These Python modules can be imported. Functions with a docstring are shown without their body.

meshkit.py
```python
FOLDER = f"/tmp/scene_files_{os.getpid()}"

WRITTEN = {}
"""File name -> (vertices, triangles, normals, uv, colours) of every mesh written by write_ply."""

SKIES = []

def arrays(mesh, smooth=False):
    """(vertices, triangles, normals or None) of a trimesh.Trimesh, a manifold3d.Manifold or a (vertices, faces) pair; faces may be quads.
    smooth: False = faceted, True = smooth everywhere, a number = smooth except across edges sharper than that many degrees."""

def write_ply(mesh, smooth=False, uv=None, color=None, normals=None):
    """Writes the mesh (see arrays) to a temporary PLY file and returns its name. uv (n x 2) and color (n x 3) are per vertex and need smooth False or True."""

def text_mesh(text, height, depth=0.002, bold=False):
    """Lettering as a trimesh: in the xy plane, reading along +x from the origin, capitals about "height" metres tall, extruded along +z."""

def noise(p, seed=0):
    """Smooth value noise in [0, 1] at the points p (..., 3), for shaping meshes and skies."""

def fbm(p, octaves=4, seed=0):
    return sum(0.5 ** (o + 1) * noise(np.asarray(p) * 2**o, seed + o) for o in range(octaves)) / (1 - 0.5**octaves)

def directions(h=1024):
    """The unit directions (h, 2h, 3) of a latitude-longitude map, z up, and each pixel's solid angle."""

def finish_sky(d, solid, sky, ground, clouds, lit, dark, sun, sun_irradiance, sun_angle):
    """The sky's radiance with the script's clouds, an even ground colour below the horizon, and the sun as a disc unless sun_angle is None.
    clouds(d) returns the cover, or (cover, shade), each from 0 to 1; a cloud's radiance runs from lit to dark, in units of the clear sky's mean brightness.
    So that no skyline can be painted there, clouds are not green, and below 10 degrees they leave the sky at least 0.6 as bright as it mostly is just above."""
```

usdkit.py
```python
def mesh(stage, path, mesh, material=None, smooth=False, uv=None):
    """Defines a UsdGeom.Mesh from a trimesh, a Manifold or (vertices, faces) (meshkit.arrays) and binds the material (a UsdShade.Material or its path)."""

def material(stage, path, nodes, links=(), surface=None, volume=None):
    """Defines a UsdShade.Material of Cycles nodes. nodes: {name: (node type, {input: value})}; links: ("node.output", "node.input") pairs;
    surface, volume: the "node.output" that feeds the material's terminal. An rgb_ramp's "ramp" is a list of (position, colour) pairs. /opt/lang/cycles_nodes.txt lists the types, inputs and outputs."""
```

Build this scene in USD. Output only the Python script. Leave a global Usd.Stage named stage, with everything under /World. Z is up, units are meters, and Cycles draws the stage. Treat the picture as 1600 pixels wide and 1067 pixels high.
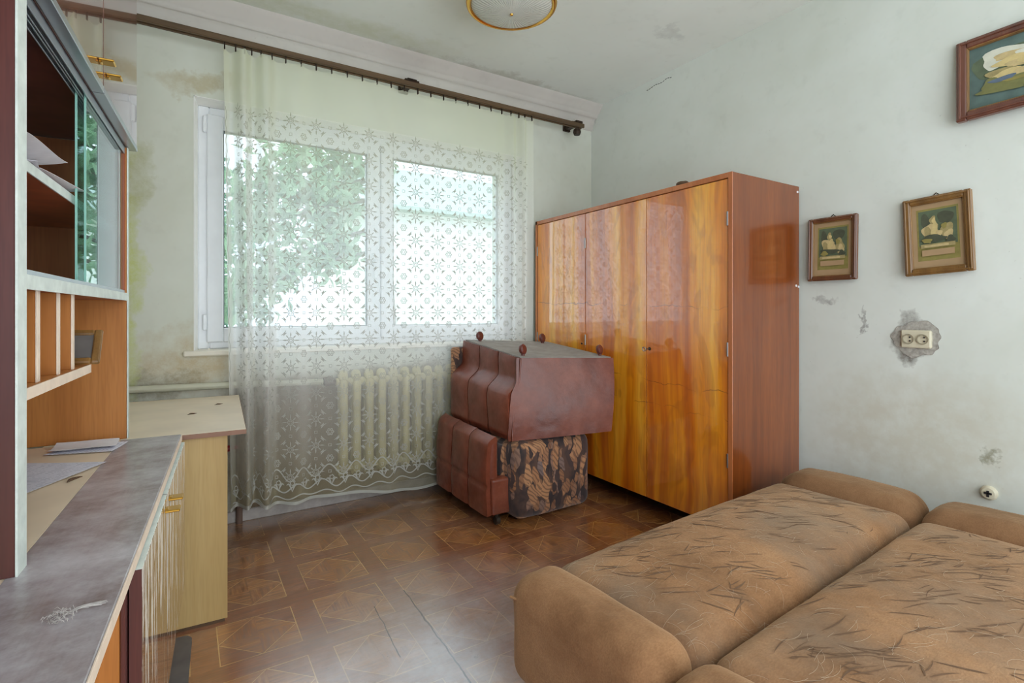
import math, random
import numpy as np, trimesh, usdkit, meshkit
import manifold3d as m3
from pxr import Usd, UsdGeom, UsdLux, UsdShade, Gf, Sdf, Vt

stage = Usd.Stage.CreateInMemory()
UsdGeom.SetStageUpAxis(stage, UsdGeom.Tokens.z)
UsdGeom.SetStageMetersPerUnit(stage, 1.0)
UsdGeom.Xform.Define(stage, '/World')
UsdGeom.Scope.Define(stage, '/World/Looks')

# ------------------------------------------------------------------ camera
FPX, CAMH, HORIZON = 816.0, 1.10, 488.0
YAW = math.atan(512 / 816.0)                     # forward direction, right of +Y
cam = UsdGeom.Camera.Define(stage, '/World/camera')
cam.AddTranslateOp().Set(Gf.Vec3d(0, 0, CAMH))
cam.AddRotateXYZOp().Set(Gf.Vec3f(90, 0, -math.degrees(YAW)))
cam.CreateHorizontalApertureAttr(36.0)
cam.CreateVerticalApertureAttr(36.0 * 1067 / 1600)
cam.CreateFocalLengthAttr(36.0 * FPX / 1600)
cam.CreateVerticalApertureOffsetAttr(-(533.5 - HORIZON) / 1600 * 36.0)
cam.CreateClippingRangeAttr(Gf.Vec2f(0.02, 300))
EXPOSURE = 1.78
cam.CreateExposureAttr(EXPOSURE)

# ------------------------------------------------------------------ sky
SKY = 1.0


class G:
    """Small builder of node graphs: values are numbers, tuples or 'node.output' strings."""

    def __init__(self):
        self.n, self.l, self.k = {}, [], 0

    def node(self, kind, out, **inp):
        self.k += 1
        name = f'n{self.k}'
        lit = {}
        for key, v in inp.items():
            if isinstance(v, str) and '.' in v:
                self.l.append((v, f'{name}.{key}'))
            elif v is not None:
                lit[key] = v
        self.n[name] = (kind, lit)
        return f'{name}.{out}'

    def obj(self): return self.node('texture_coordinate', 'object')
    def pos(self): return self.node('geometry', 'position')
    def map(self, v, scale=(1, 1, 1), loc=(0, 0, 0), rot=(0, 0, 0)):
        return self.node('mapping', 'vector', vector=v, scale=scale, location=loc, rotation=rot)
    def noise(self, v, scale, detail=3, rough=0.55, dist=0.0, out='fac'):
        return self.node('noise_texture', out, vector=v, scale=scale, detail=detail, roughness=rough, distortion=dist)
    def vor(self, v, scale, feature=None, out='distance'):
        return self.node('voronoi_texture', out, vector=v, scale=scale)
    def m(self, op, a, b=0.0, c=0.0, clamp=False):
        return self.node('math', 'value', math_type=op, value1=a, value2=b, value3=c, use_clamp=clamp)
    def ramp(self, f, stops, out='color'):
        return self.node('rgb_ramp', out, fac=f, ramp=stops)
    def mix(self, f, a, b, kind='mix'):
        return self.node('mix', 'color', mix_type=kind, fac=f, color1=a, color2=b)
    def rng(self, v, a, b, c=0.0, d=1.0):
        return self.node('map_range', 'result', value=v, from_min=a, from_max=b, to_min=c, to_max=d, clamp=True)
    def xyz(self, v):
        s = self.node('separate_xyz', 'x', vector=v)
        b = s.split('.')[0]
        return b + '.x', b + '.y', b + '.z'
    def bump(self, h, strength=0.3, dist=0.01):
        return self.node('bump', 'normal', height=h, strength=strength, distance=dist)
    def pbsdf(self, **k): return self.node('principled_bsdf', 'BSDF', **k)
    def make(self, name, surface):
        return usdkit.material(stage, '/World/Looks/' + name, self.n, self.l, surface=surface)


g = G()
ray = g.node('texture_coordinate', 'generated')
cl = g.noise(g.map(ray, scale=(1, 1, 2.2)), 2.4, 5, 0.6)
skc = g.mix(g.rng(cl, 0.38, 0.68), (0.74, 0.88, 1.0), (1.0, 1.0, 1.0))
bg = g.node('background_shader', 'background', color=skc, strength=1.0)
sky_mat = g.make('sky', bg)
dome = UsdLux.DomeLight.Define(stage, '/World/sky')
dome.CreateIntensityAttr(SKY)
dome.CreateColorAttr(Gf.Vec3f(0.985, 0.975, 0.985))
UsdShade.MaterialBindingAPI.Apply(dome.GetPrim()).Bind(sky_mat)

# ------------------------------------------------------------------ scene tree helpers
used = {}


def numbered(parent, name):
    k = used.get((parent, name), 0)
    used[(parent, name)] = k + 1
    return name if k == 0 else f'{name}_{k:03d}'


def pth(p): return str(p.GetPath()) if hasattr(p, 'GetPath') else p


def thing(name, label, cat, loc=(0, 0, 0), rotz=0.0, group=None, kind=None):
    x = UsdGeom.Xform.Define(stage, '/World/' + numbered('/World', name))
    x.AddTranslateOp().Set(Gf.Vec3d(*map(float, loc)))
    x.AddRotateZOp().Set(float(rotz))
    tag(x, label, cat, group, kind)
    return x


def tag(o, label=None, cat=None, group=None, kind=None):
    p = o.GetPrim()
    for k, v in (('label', label), ('category', cat), ('group', group), ('kind', kind)):
        if v: p.SetCustomDataByKey(k, v)
    return o


def obj(name, mesh, mat, parent='/World', smooth=30, label=None, kind=None):
    par = pth(parent)
    o = usdkit.mesh(stage, par + '/' + numbered(par, name), mesh, mat, smooth=smooth)
    tag(o, label, None, None, kind)
    return o


def struct(name, mesh, mat, parent=None, smooth=30, label=None):
    o = obj(name, mesh, mat, parent or '/World', smooth, label)
    if parent is None: tag(o, label, None, None, 'structure')
    return o


# ------------------------------------------------------------------ mesh helpers
def T(x=0, y=0, z=0): return trimesh.transformations.translation_matrix((x, y, z))
def R(deg, ax): return trimesh.transformations.rotation_matrix(math.radians(deg), ax)


def join(*ms):
    ms = [m for m in ms if m is not None]
    return trimesh.util.concatenate(ms)


def cbox(x0, x1, y0, y1, z0, z1, c=0.002):
    """Box with chamfered edges."""
    lo, hi = np.array([x0, y0, z0], float), np.array([x1, y1, z1], float)
    c = min(c, 0.45 * (hi - lo).min())
    pts = []
    for sx in (0, 1):
        for sy in (0, 1):
            for sz in (0, 1):
                p = np.where([sx, sy, sz], hi, lo)
                d = np.where([sx, sy, sz], -1, 1) * c
                for k in range(3):
                    q = p + d
                    q[k] = p[k]
                    pts.append(q)
    return trimesh.convex.convex_hull(np.array(pts))


def puff(x0, x1, y0, y1, z0, z1, r, n=14, top=0.0, noise=0.0, nscale=6.0, seed=0.0, powr=2.0, side=0.0):
    """Upholstered block: rounded box with a crowned top and a lumpy surface."""
    lo, hi = np.array([x0, y0, z0], float), np.array([x1, y1, z1], float)
    c, h = (lo + hi) / 2, (hi - lo) / 2
    r = min(r, h.min() * 0.98)
    vs, fs, base = [], [], 0
    for ax in range(3):
        for sg in (-1, 1):
            a, b = [(1, 2), (2, 0), (0, 1)][ax]
            na = max(6, int(n * h[a] / h.max() * 2)); nb = max(6, int(n * h[b] / h.max() * 2))
            def lin(hh, nn):
                inner = hh - r
                core = np.linspace(-inner, inner, nn) if inner > 1e-6 else np.array([0.0])
                arc = r * np.tan(np.linspace(0, math.pi / 4, 5))[1:] / 1.0
                return np.concatenate([-inner - arc[::-1], core, inner + arc])
            ua, ub = lin(h[a], na), lin(h[b], nb)
            A, B = np.meshgrid(ua, ub, indexing='ij')
            P = np.zeros(A.shape + (3,))
            P[..., a], P[..., b], P[..., ax] = A, B, sg * h[ax]
            P = P.reshape(-1, 3)
            q = np.clip(P, -(h - r), h - r)
            d = P - q
            d /= np.maximum(np.linalg.norm(d, axis=1, keepdims=True), 1e-9)
            P = q + d * r
            I = np.arange(len(ua) * len(ub)).reshape(len(ua), len(ub))
            f1 = np.stack([I[:-1, :-1], I[1:, :-1], I[1:, 1:]], -1).reshape(-1, 3)
            f2 = np.stack([I[:-1, :-1], I[1:, 1:], I[:-1, 1:]], -1).reshape(-1, 3)
            f = np.vstack([f1, f2])
            if sg < 0: f = f[:, ::-1]
            vs.append(P); fs.append(f + base); base += len(P)
    v = np.vstack(vs)
    u = v / h
    crown = (1 - np.abs(u[:, 0]) ** powr) * (1 - np.abs(u[:, 1]) ** powr)
    v[:, 2] += top * np.clip(crown, 0, 1) * (u[:, 2] > 0) * u[:, 2]
    if side:
        v[:, 0] += side * np.sign(u[:, 0]) * np.clip((1 - u[:, 1] ** 2) * (1 - u[:, 2] ** 2), 0, 1) * np.abs(u[:, 0])
        v[:, 1] += side * np.sign(u[:, 1]) * np.clip((1 - u[:, 0] ** 2) * (1 - u[:, 2] ** 2), 0, 1) * np.abs(u[:, 1])
    m = trimesh.Trimesh(v + c, np.vstack(fs), process=False)
    m.merge_vertices(digits_vertex=5)
    if noise:
        dn = meshkit.fbm(m.vertices * nscale + seed)
        m.vertices = m.vertices + m.vertex_normals * (np.asarray(dn).reshape(-1, 1) * noise)
    return m


def tube(pts, r, n=10, cap=True):
    pts = np.asarray(pts, float)
    d = np.gradient(pts, axis=0)
    d /= np.linalg.norm(d, axis=1, keepdims=True) + 1e-12
    up = np.array([0, 0, 1.0]) if abs(d[0, 2]) < 0.9 else np.array([1.0, 0, 0])
    rr = np.broadcast_to(r, len(pts))
    rings = []
    for p, t, q in zip(pts, d, rr):
        s = np.cross(t, up); s /= np.linalg.norm(s) + 1e-12
        w = np.cross(s, t)
        a = np.linspace(0, 2 * math.pi, n, endpoint=False)[:, None]
        rings.append(p + q * (np.cos(a) * s + np.sin(a) * w))
        up = w
    v = np.vstack(rings); k = len(pts); f = []
    for i in range(k - 1):
        for j in range(n):
            a, b = i * n + j, i * n + (j + 1) % n
            f += [[a, b, b + n], [a, b + n, a + n]]
    if cap:
        v = np.vstack([v, pts[0], pts[-1]])
        for j in range(n):
            f += [[len(v) - 2, (j + 1) % n, j], [len(v) - 1, (k - 1) * n + j, (k - 1) * n + (j + 1) % n]]
    m = trimesh.Trimesh(v, np.array(f), process=False)
    m.fix_normals()
    return m


def lathe(prof, n=40):
    m = trimesh.creation.revolve(np.array(prof, float), sections=n)
    return m


def prism(poly, z0, z1):
    """Extrude a polygon given as points."""
    import shapely.geometry as sg
    m = trimesh.creation.extrude_polygon(sg.Polygon(poly), z1 - z0)
    m.apply_translation((0, 0, z0))
    return m


def sheet(P, th=0.0006, flip=False):
    """A thin solid sheet from a grid of points (n, m, 3)."""
    n, mm = P.shape[:2]
    I = np.arange(n * mm).reshape(n, mm)
    f = np.vstack([np.stack([I[:-1, :-1], I[1:, :-1], I[1:, 1:]], -1).reshape(-1, 3), np.stack([I[:-1, :-1], I[1:, 1:], I[:-1, 1:]], -1).reshape(-1, 3)])
    v = P.reshape(-1, 3)
    t = trimesh.Trimesh(v, f, process=False)
    nv = t.vertex_normals
    N = n * mm
    f2 = f[:, ::-1] + N
    edge = np.concatenate([I[0, :], I[1:, -1], I[-1, -2::-1], I[-2:0:-1, 0]])
    e2 = np.roll(edge, -1)
    fe = np.vstack([np.stack([edge, e2 + N, e2], -1), np.stack([edge, edge + N, e2 + N], -1)])
    m = trimesh.Trimesh(np.vstack([v, v - nv * th]), np.vstack([f, f2, fe]), process=False)
    m.fix_normals()
    return m


def xf(m, M):
    m = m.copy(); m.apply_transform(M); return m


# ------------------------------------------------------------------ materials
def lin(r, g_, b):
    f = lambda c: (c / 255 / 12.92) if c <= 10 else ((c / 255 + 0.055) / 1.055) ** 2.4
    return (f(r), f(g_), f(b))


def plain(name, col, rough=0.5, metallic=0.0, spec=0.5, coat=0.0, bump=0.0, bscale=200, vary=0.0, vscale=8):
    g = G()
    c = col
    if vary:
        n = g.noise(g.obj(), vscale, 4, 0.6)
        c = g.mix(g.rng(n, 0.3, 0.7), tuple(x * (1 - vary) for x in col), tuple(min(1, x * (1 + vary)) for x in col))
    k = {}
    if bump: k['normal'] = g.bump(g.noise(g.obj(), bscale, 2), bump, 0.002)
    return g.make(name, g.pbsdf(base_color=c, roughness=rough, metallic=metallic, specular_ior_level=spec, coat_weight=coat, **k))


def wood(name, dark, mid, light, grain=(1, 1, 0.06), scale=28, rough=0.4, coat=0.0, coat_rough=0.04, big=1.2, bump=0.04, wave=0.0, dust=0.0, spec=0.5):
    g = G()
    o = g.obj()
    v = g.map(o, scale=grain)
    n1 = g.noise(v, scale, 5, 0.6, 0.4)
    n2 = g.noise(v, scale * 0.16, 3, 0.5, big)
    t = g.m('add', g.m('multiply', n1, 0.45), g.m('multiply', n2, 0.55))
    c = g.ramp(t, [(0.3, dark), (0.5, mid), (0.7, light)])
    fine = g.noise(g.map(o, scale=tuple(x if x < 0.5 else 1.0 for x in grain)), scale * 9, 2, 0.5)
    c = g.mix(g.rng(fine, 0.45, 0.75, 0, 0.35), c, dark)
    rr = rough
    if dust:
        d = g.noise(o, 7, 6, 0.7)
        c = g.mix(g.rng(d, 0.35, 0.75, 0, dust), c, (0.52, 0.51, 0.53))
    k = {'normal': g.bump(g.m('add', n1, g.m('multiply', g.noise(o, 2.2, 2), wave)), bump, 0.004)}
    return g.make(name, g.pbsdf(base_color=c, roughness=rr, coat_weight=coat, coat_roughness=coat_rough, specular_ior_level=spec, **k))


def plaster(name, base, dirt, blobs=(), scale=1.3, amount=0.5, low=None):
    """Old painted plaster with stains of their own shape. blobs: (centre, radius xyz, colour, strength)."""
    g = G()
    p = g.pos()
    n1 = g.noise(p, scale, 6, 0.62, 0.3)
    n2 = g.noise(p, 9.0, 5, 0.65)
    c = g.mix(g.rng(n1, 0.42, 0.72, 0, amount), base, dirt)
    c = g.mix(g.rng(n2, 0.55, 0.8, 0, 0.22), c, tuple(x * 0.75 for x in dirt))
    sp = g.noise(p, 55, 3, 0.7)
    c = g.mix(g.rng(sp, 0.70, 0.78, 0, 0.35), c, (0.25, 0.23, 0.18))
    for (ctr, rad, col, st) in blobs:
        warp = g.noise(p, 5.0, 5, 0.65, out='color')
        wv = g.node('mix', 'color', mix_type='add', fac=1.0, color1=p, color2=g.mix(1.0, warp, (0.5, 0.5, 0.5), 'subtract'))
        q = g.map(g.mix(0.35, p, wv), loc=tuple(-a / b for a, b in zip(ctr, rad)), scale=tuple(1 / b for b in rad))
        d = g.node('vector_math', 'value', math_type='length', vector1=q) if False else None
        x, y, z = g.xyz(q)
        rr = g.m('add', g.m('add', g.m('multiply', x, x), g.m('multiply', y, y)), g.m('multiply', z, z))
        msk = g.m('multiply', g.rng(rr, 0.15, 1.0, 1, 0), g.rng(g.noise(p, 14, 5, 0.7), 0.3, 0.6, 0.35, 1.0))
        c = g.mix(g.m('multiply', msk, st), c, col)
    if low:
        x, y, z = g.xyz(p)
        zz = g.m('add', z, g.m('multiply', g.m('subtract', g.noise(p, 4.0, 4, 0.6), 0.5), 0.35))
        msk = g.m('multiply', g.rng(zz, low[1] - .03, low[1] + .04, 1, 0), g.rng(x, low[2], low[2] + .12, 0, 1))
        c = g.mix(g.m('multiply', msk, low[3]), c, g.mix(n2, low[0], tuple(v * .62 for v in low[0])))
    h = g.m('add', g.noise(p, 3.0, 4), g.m('multiply', g.noise(p, 60, 3), 0.12))
    return g.make(name, g.pbsdf(base_color=c, roughness=0.85, specular_ior_level=0.2, normal=g.bump(h, 0.25, 0.01)))


M = {}
M['wall_window'] = plaster('wall_window_paint', lin(214, 216, 203), lin(190, 190, 170), [
    ((0.05, 3.1, 0.83), (0.34, 1.0, 0.20), lin(184, 164, 128), 0.8),
    ((-0.12, 3.1, 0.75), (0.22, 1.0, 0.10), lin(120, 112, 92), 0.6),
    ((0.08, 3.1, 2.27), (0.26, 1.0, 0.07), lin(176, 160, 116), 0.6),
    ((-0.25, 3.1, 1.25), (0.09, 1.0, 0.75), lin(190, 198, 100), 0.75),
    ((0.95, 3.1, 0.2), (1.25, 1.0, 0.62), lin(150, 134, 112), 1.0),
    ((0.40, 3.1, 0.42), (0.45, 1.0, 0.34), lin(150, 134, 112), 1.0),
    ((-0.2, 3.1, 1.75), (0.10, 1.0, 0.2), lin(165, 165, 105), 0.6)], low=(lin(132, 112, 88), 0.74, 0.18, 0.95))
M['wall'] = plaster('wall_paint', lin(217, 221, 213), lin(196, 200, 186), [
    ((2.67, 1.0, 0.55), (1.0, 0.5, 0.35), lin(190, 182, 160), 0.55),
    ((2.67, 0.72, 0.55), (1.0, 0.03, 0.03), lin(110, 105, 70), 0.7),
    ((2.67, 1.20, 1.05), (1.0, 0.015, 0.05), lin(120, 115, 110), 0.7),
    ((2.67, 1.37, 1.15), (1.0, 0.05, 0.035), lin(125, 120, 115), 0.6),
    ((2.67, 0.99, 0.985), (1.0, 0.10, 0.085), lin(120, 114, 106), 1.0),
    ((2.67, 3.08, 2.62), (1.0, 0.05, 0.10), lin(120, 105, 100), 0.5)])
M['ceiling'] = plaster('ceiling_paint', lin(222, 225, 218), lin(206, 208, 196), [
    ((0.6, 2.9, 2.66), (0.9, 0.14, 1.0), lin(196, 200, 170), 0.6),
    ((1.8, 2.98, 2.66), (0.9, 0.07, 1.0), lin(170, 166, 150), 0.5),
    ((2.3, 2.0, 2.66), (0.10, 0.05, 1.0), lin(150, 150, 145), 0.3)], amount=0.35)
M['cove'] = plaster('cove_paint', lin(206, 200, 192), lin(182, 174, 165), amount=0.6)


def floor_mat():
    g = G()
    x, y, z = g.xyz(g.pos())
    PX, PY = 0.3215, 0.327
    lx = g.m('multiply', g.m('subtract', g.m('fraction', g.m('divide', g.m('subtract', x, 0.376), PX)), 0.5), PX)
    ly = g.m('multiply', g.m('subtract', g.m('fraction', g.m('divide', g.m('subtract', y, 1.811), PY)), 0.5), PY)
    sx, sy = g.m('absolute', lx), g.m('absolute', ly)
    mx = g.m('maximum', sx, sy)
    sm = g.m('add', sx, sy)
    def band(v, c, w): return g.m('less_than', g.m('absolute', g.m('subtract', v, c)), w)
    insq = g.m('less_than', mx, 0.121)
    ind = g.m('less_than', sm, 0.121)
    p = g.pos()
    ga = g.noise(g.map(p, scale=(1, 0.08, 1)), 90, 4, 0.6)
    gb = g.noise(g.map(p, scale=(0.08, 1, 1)), 90, 4, 0.6)
    quad = g.m('greater_than', g.m('multiply', lx, ly), 0.0)
    brown_d, brown_m, brown_l = lin(112, 64, 30), lin(150, 94, 48), lin(178, 122, 66)
    ca = g.ramp(ga, [(0.3, brown_d), (0.55, brown_m), (0.75, brown_l)])
    cb = g.ramp(gb, [(0.3, lin(118, 70, 32)), (0.55, lin(158, 102, 52)), (0.75, lin(184, 128, 72))])
    cc = g.ramp(gb, [(0.3, lin(106, 58, 30)), (0.55, lin(136, 82, 46)), (0.75, lin(158, 102, 62))])
    cin = g.mix(quad, ca, cb)
    cout = g.mix(quad, cb, cc)
    c = g.mix(ind, cout, cin)
    c = g.mix(insq, cc, c)
    line = g.m('maximum', g.m('multiply', band(sm, 0.121, 0.0022), insq), band(mx, 0.1205, 0.0018))
    fade = g.rng(g.noise(p, 7, 4, 0.65), 0.35, 0.6, 0.25, 0.85)
    c = g.mix(g.m('multiply', line, fade), c, lin(214, 172, 108))
    worn = g.noise(p, 3.0, 6, 0.68)
    c = g.mix(g.rng(worn, 0.42, 0.75, 0, 0.35), c, lin(128, 112, 102))
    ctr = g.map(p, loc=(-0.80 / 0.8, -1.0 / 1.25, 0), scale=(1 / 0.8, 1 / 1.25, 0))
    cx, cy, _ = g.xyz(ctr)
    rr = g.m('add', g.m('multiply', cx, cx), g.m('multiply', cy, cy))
    dusty = g.m('multiply', g.rng(rr, 0.25, 1.0, 1, 0), g.rng(g.noise(p, 11, 6, 0.72), 0.3, 0.62, 0.45, 1.0))  # worn dust that also paints the window reflection in as a pale patch
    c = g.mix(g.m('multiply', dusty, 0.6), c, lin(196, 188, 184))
    sp = g.noise(p, 26, 5, 0.7)
    c = g.mix(g.rng(sp, 0.62, 0.72, 0, 0.55), c, lin(70, 62, 58))
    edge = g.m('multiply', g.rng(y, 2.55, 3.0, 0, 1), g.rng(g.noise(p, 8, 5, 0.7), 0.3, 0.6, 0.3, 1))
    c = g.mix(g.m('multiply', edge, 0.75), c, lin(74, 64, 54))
    # two long splits in the lino, running away from the window
    def split(x0, y0, x1, y1, w):
        k = (x1 - x0) / (y1 - y0)
        wob = g.m('multiply', g.m('subtract', g.noise(p, 9, 3), 0.5), 0.02)
        dx = g.m('absolute', g.m('subtract', g.m('add', x, wob), g.m('add', g.m('multiply', y, k), x0 - k * y0)))
        return g.m('multiply', g.m('less_than', dx, w), g.m('multiply', g.m('greater_than', y, min(y0, y1)), g.m('less_than', y, max(y0, y1))))
    cr = g.m('maximum', split(0.735, 1.98, 0.72, 1.2, 0.0026), split(0.60, 1.93, 0.585, 1.6, 0.0018))
    c = g.mix(g.m('multiply', cr, 0.8), c, lin(52, 42, 38))
    rough = g.rng(g.noise(p, 5, 5, 0.7), 0.3, 0.7, 0.16, 0.32)
    h = g.m('add', g.m('multiply', g.noise(p, 2.6, 3), 1.0), g.m('multiply', g.noise(p, 40, 3), 0.06))
    return g.make('lino', g.pbsdf(base_color=c, roughness=rough, specular_ior_level=1.0, coat_weight=1.0, coat_roughness=0.17, coat_ior=2.1, normal=g.bump(h, 0.10, 0.02)))


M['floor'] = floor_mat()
M['pvc'] = plain('white_pvc', lin(226, 228, 230), 0.35, vary=0.04)
M['reveal'] = plain('reveal_paint', lin(232, 230, 224), 0.6, vary=.04)
M['sill'] = plain('sill_paint', lin(222, 214, 196), 0.5, vary=0.06)
M['skirting'] = plain('dirty_skirting', lin(158, 150, 144), 0.6, vary=0.25, vscale=12)
M['seal'] = plain('grey_gasket', lin(96, 100, 104), 0.6)
M['track_wood'] = wood('rod_wood', lin(62, 44, 26), lin(92, 70, 44), lin(118, 92, 60), grain=(0.06, 1, 1), rough=0.5)
M['dark_metal'] = plain('dark_metal', lin(58, 46, 36), 0.45, 0.6)
M['radiator'] = plain('radiator_paint', lin(184, 174, 128), 0.5, vary=0.15)
M['pipe'] = plain('pipe_paint', lin(192, 190, 168), 0.5, vary=0.1)
M['rust'] = plain('old_pipe', lin(96, 74, 62), 0.6, vary=0.15)
M['red'] = plain('red_knob', lin(130, 30, 34), 0.4)
M['brass'] = plain('brass', lin(206, 160, 70), 0.28, 1.0)
M['alu'] = plain('aluminium', lin(176, 180, 186), 0.3, 0.9)
M['steel'] = plain('steel', lin(150, 148, 144), 0.35, 1.0)
M['black'] = plain('black_void', lin(24, 20, 20), 0.7)
M['paper'] = plain('paper', lin(222, 220, 222), 0.8, vary=0.06, vscale=30)
M['chip'] = plain('wood_chip', lin(86, 62, 40), 0.7)
M['edge_white'] = plain('edge_band', lin(206, 214, 206), 0.5, vary=0.12, vscale=30)
M['edge_cream'] = plain('edge_cream', lin(226, 206, 184), 0.5, vary=0.08, vscale=30)
M['cream_board'] = plain('cream_board', lin(224, 204, 176), 0.55, vary=0.05, bump=0.02)
M['plastic_old'] = plain('aged_plastic', lin(206, 198, 172), 0.4, vary=0.05)
M['plastic_dim'] = plain('aged_plastic_well', lin(150, 142, 118), 0.5)
M['unit_dark'] = wood('unit_dark_veneer', lin(56, 28, 26), lin(80, 42, 37), lin(96, 54, 46), rough=0.35, coat=0.3, coat_rough=0.12)
M['unit_inside'] = wood('unit_inside_dark', lin(70, 34, 34), lin(98, 52, 44), lin(120, 68, 52), rough=0.45)
M['unit_orange'] = wood('unit_orange_veneer', lin(146, 86, 36), lin(178, 112, 50), lin(198, 132, 68), rough=0.45, scale=20)
M['unit_brown'] = wood('unit_brown_veneer', lin(120, 60, 36), lin(150, 78, 46), lin(172, 96, 58), rough=0.45, scale=20)
M['counter'] = wood('counter_veneer', lin(92, 78, 76), lin(118, 104, 102), lin(140, 126, 124), grain=(1, 0.07, 1), rough=0.30, dust=0.95, spec=0.7)
M['gloss_door'] = wood('gloss_door_veneer', lin(70, 36, 30), lin(92, 52, 42), lin(112, 66, 52), rough=0.12, coat=1.0, coat_rough=0.01, bump=0.0, spec=0.5)
M['desk'] = wood('desk_laminate', lin(166, 134, 80), lin(186, 154, 98), lin(200, 170, 116), rough=0.45, scale=18, bump=0.02)
M['desk_top'] = plain('desk_top_board', lin(226, 208, 182), 0.4, vary=0.07, vscale=6)
M['dull_grey'] = plain('dull_grey_flat', lin(98, 92, 88), 0.6, vary=0.2, vscale=14)


def scraped_door():
    g = G()
    o = g.obj()
    n = g.noise(g.map(o, scale=(1, 1, 0.06)), 60, 5, 0.65)
    x, y, z = g.xyz(o)
    lim = g.rng(z, 0.22, 0.66, 0.63, 0.47)
    msk = g.m('greater_than', g.m('add', n, g.m('multiply', g.m('subtract', g.noise(o, 14, 4), 0.5), 0.2)), lim)
    base = g.ramp(g.noise(g.map(o, scale=(1, 1, 0.06)), 30, 4), [(0.3, lin(76, 56, 44)), (0.7, lin(112, 86, 68))])
    c = g.mix(g.m('multiply', msk, 0.85), base, lin(222, 216, 204))
    r = g.m('add', g.m('multiply', msk, 0.5), 0.10)
    return g.make('scraped_gloss_door', g.pbsdf(base_color=c, roughness=r, coat_weight=0.6, coat_roughness=0.05))


M['scraped'] = scraped_door()


def wardrobe_front():
    g = G()
    o = g.obj()
    x, y, z = g.xyz(o)
    warp = g.m('multiply', g.m('subtract', g.noise(g.map(o, scale=(1, 1, 0.5)), 3.2, 3, 0.5), 0.5), 0.10)
    yy = g.m('add', y, warp)
    cv = g.node('combine_xyz', 'vector', x=0.0, y=yy, z=g.m('multiply', z, 0.05))
    b = g.noise(cv, 8.5, 3, 0.55)
    fine = g.noise(g.map(o, scale=(1, 1, 0.04)), 120, 3, 0.6)
    c = g.ramp(b, [(0.30, lin(150, 68, 8)), (0.44, lin(200, 104, 10)), (0.55, lin(226, 138, 18)), (0.70, lin(242, 172, 50))])
    c = g.mix(g.rng(fine, 0.45, 0.75, 0, 0.3), c, lin(150, 74, 18))
    fig = g.noise(g.map(o, scale=(1, 1, 0.35)), 5.0, 2, 0.5, 2.5)
    c = g.mix(g.rng(fig, 0.55, 0.62, 0, 0.28), c, lin(146, 74, 24))
    # hairline cracks of the lacquer, running across the doors
    wob = g.m('multiply', g.m('subtract', g.noise(o, 7, 3), 0.5), 0.08)
    zz = g.m('add', z, wob)
    for z0 in (0.72, 0.60, 1.12):
        k = g.m('less_than', g.m('absolute', g.m('subtract', g.m('subtract', zz, z0), g.m('multiply', y, 0.03))), 0.0022)
        c = g.mix(g.m('multiply', k, g.rng(g.noise(o, 4, 3), 0.42, 0.55, 0, 0.6)), c, lin(96, 44, 12))
    h = g.m('add', g.noise(g.map(o, scale=(1, 1, 0.5)), 3.0, 2), g.m('multiply', fine, 0.01))
    return g.make('wardrobe_front_veneer', g.pbsdf(base_color=c, roughness=0.35, coat_weight=1.0, coat_roughness=0.03, coat_ior=1.95,
                                                   coat_normal=g.bump(h, 0.06, 0.02)))


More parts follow.
